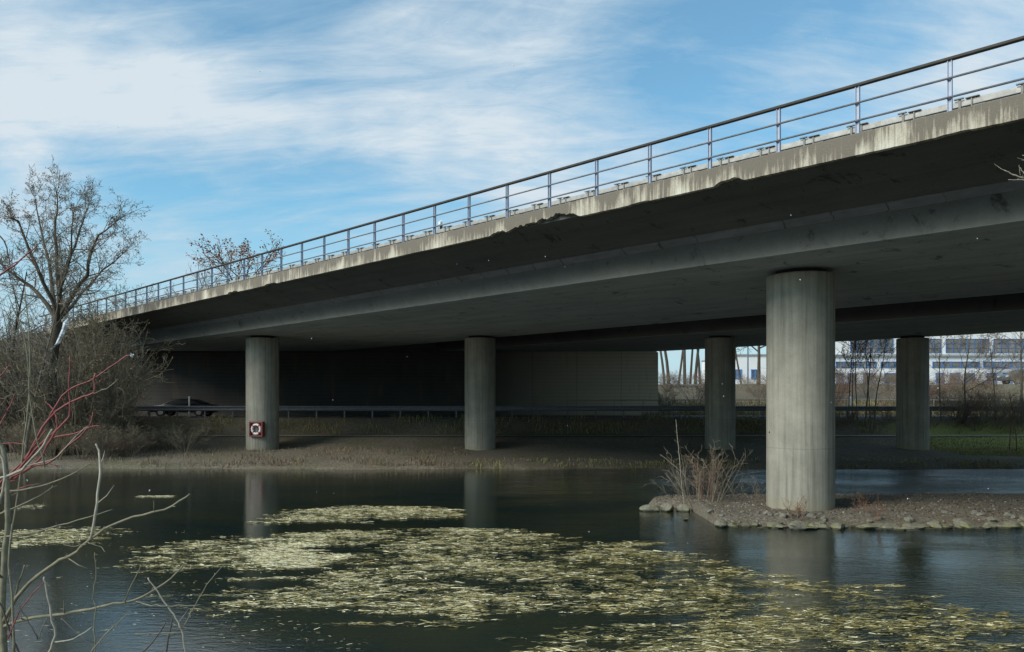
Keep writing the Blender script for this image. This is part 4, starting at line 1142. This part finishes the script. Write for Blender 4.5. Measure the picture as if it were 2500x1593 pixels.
zc = wm('ADD', wm('MAXIMUM', sp.outputs[2], 0.0), .34)
cx_ = wm('DIVIDE', sp.outputs[0], zc); cy_ = wm('DIVIDE', sp.outputs[1], zc)
cb_ = N.new('ShaderNodeCombineXYZ'); Lk.new(cx_, cb_.inputs[0]); Lk.new(cy_, cb_.inputs[1])
def wnoise(scale, rot, sc, detail, rough, dist, loc=(0,0,0)):
    mp = N.new('ShaderNodeMapping'); mp.inputs['Rotation'].default_value = (0,0,rot); mp.inputs['Scale'].default_value = sc; mp.inputs['Location'].default_value = loc
    Lk.new(cb_.outputs[0], mp.inputs[0])
    t = N.new('ShaderNodeTexNoise'); t.inputs['Scale'].default_value = scale; t.inputs['Detail'].default_value = detail; t.inputs['Roughness'].default_value = rough; t.inputs['Distortion'].default_value = dist
    Lk.new(mp.outputs[0], t.inputs['Vector']); return t.outputs['Fac']
n1 = wnoise(1.5, R(28), (.8,1.7,1), 9, .62, .8)
n3 = wnoise(9, R(35), (.7,2.0,1), 8, .68, 1.2, (1,7,0))
n2 = wnoise(3.6, R(18), (.6,2.2,1), 9, .62, .9, (3,1,0))
def dirpx(px, py): return Vector(((px-1250)/F, 1, -(py-HOR)/F)).normalized()
def blob(px, py, rad_deg, amp):
    d = dirpx(px,py); vm = N.new('ShaderNodeVectorMath'); vm.operation = 'DOT_PRODUCT'; vm.inputs[1].default_value = d
    nrm = N.new('ShaderNodeVectorMath'); nrm.operation = 'NORMALIZE'; Lk.new(tc.outputs['Generated'], nrm.inputs[0]); Lk.new(nrm.outputs[0], vm.inputs[0])
    mr = N.new('ShaderNodeMapRange'); mr.interpolation_type = 'SMOOTHERSTEP'; mr.inputs[1].default_value = math.cos(R(rad_deg)); mr.inputs[2].default_value = 1.0; mr.inputs[3].default_value = 0; mr.inputs[4].default_value = amp
    Lk.new(vm.outputs['Value'], mr.inputs[0]); return mr.outputs[0]
tot = wm('ADD', wm('ADD', wm('MULTIPLY', n1, .80), wm('MULTIPLY', n2, .70)), wm('MULTIPLY', n3, .32))
tot = wm('SUBTRACT', tot, .20)
for b_ in ((-60,120,7,.22),(60,150,6,.22),(190,170,6,.22),(330,190,5.5,.24),(470,215,5,.25),(590,245,4.5,.24),(710,290,4,.20),(830,315,4,.16),(960,335,4,.16),(1080,355,4,.16),(1200,385,4,.18),(1300,420,4,.16),
           (20,430,4,.18),(380,605,3.5,.16),(480,603,3.5,.16),(1000,110,6,.10),(1500,480,7,.08),(2250,330,6,.14),(2450,20,5,.14),
           (150,0,7,-.12),(620,30,8,-.05),(650,420,9,-.06),(1900,200,12,-.12),(1650,120,8,-.08),(400,540,5,-.10),(800,560,8,-.08)):
    tot = wm('ADD', tot, blob(b_[0], b_[1], b_[2], b_[3]*(.52 if b_[3] > 0 else 1)))
rp_ = N.new('ShaderNodeValToRGB'); e = rp_.color_ramp.elements
e[0].position = .50; e[0].color = (.14,.14,.14,1); e[1].position = .98; e[1].color = (1,1,1,1)
Lk.new(tot, rp_.inputs[0])
tint = N.new('ShaderNodeMix'); tint.data_type = 'RGBA'; tint.blend_type = 'MULTIPLY'; tint.inputs[0].default_value = 1
tint.inputs[7].default_value = (1.0,1.74,1.78,1); Lk.new(sky.outputs[0], tint.inputs[6])
mx = N.new('ShaderNodeMix'); mx.data_type = 'RGBA'; Lk.new(rp_.outputs[0], mx.inputs[0]); Lk.new(tint.outputs[2], mx.inputs[6]); mx.inputs[7].default_value = (7.2,8.0,8.5,1)
cc = N.new('ShaderNodeValToRGB'); e = cc.color_ramp.elements
e[0].position = .3; e[0].color = (.50,.66,.78,1); e[1].position = .95; e[1].color = (.68,.775,.845,1); Lk.new(rp_.outputs[0], cc.inputs[0])
sc10 = N.new('ShaderNodeVectorMath'); sc10.operation = 'SCALE'; sc10.inputs['Scale'].default_value = 10; Lk.new(cc.outputs[0], sc10.inputs[0]); Lk.new(sc10.outputs[0], mx.inputs[7])
hz_f = wm('MULTIPLY', wm('SUBTRACT', 1.0, wm('MULTIPLY', wm('MAXIMUM', sp.outputs[2], 0.0), 4.2), clamp=True), .85)
mh = N.new('ShaderNodeMix'); mh.data_type = 'RGBA'; Lk.new(hz_f, mh.inputs[0]); Lk.new(mx.outputs[2], mh.inputs[6]); mh.inputs[7].default_value = (4.9,6.3,7.4,1)
Lk.new(mh.outputs[2], bg.inputs['Color'])

sd = bpy.data.lights.new('sun','SUN'); sd.energy = 3.2; sd.angle = R(26); sd.color = (1,.94,.85)
so = bpy.data.objects.new('sun', sd); col.objects.link(so)
dvec = Vector((math.sin(SUN_AZ)*math.cos(SUN_EL), math.cos(SUN_AZ)*math.cos(SUN_EL), math.sin(SUN_EL)))
so.rotation_euler = dvec.to_track_quat('Z','Y').to_euler(); so.location = (-20,-20,30)

cd = bpy.data.cameras.new('camera'); co = bpy.data.objects.new('camera', cd); col.objects.link(co)
co.location = (0,0,EYE); co.rotation_euler = (math.pi/2,0,0)
cd.sensor_width = 36; cd.lens = 36*F/2500; cd.shift_y = (HOR-796.5)/2500; cd.clip_end = 5000; cd.clip_start = .05
scene.camera = co
scene.render.engine = 'CYCLES'
scene.view_settings.view_transform = 'Standard'; scene.view_settings.look = 'None'; scene.view_settings.exposure = 0
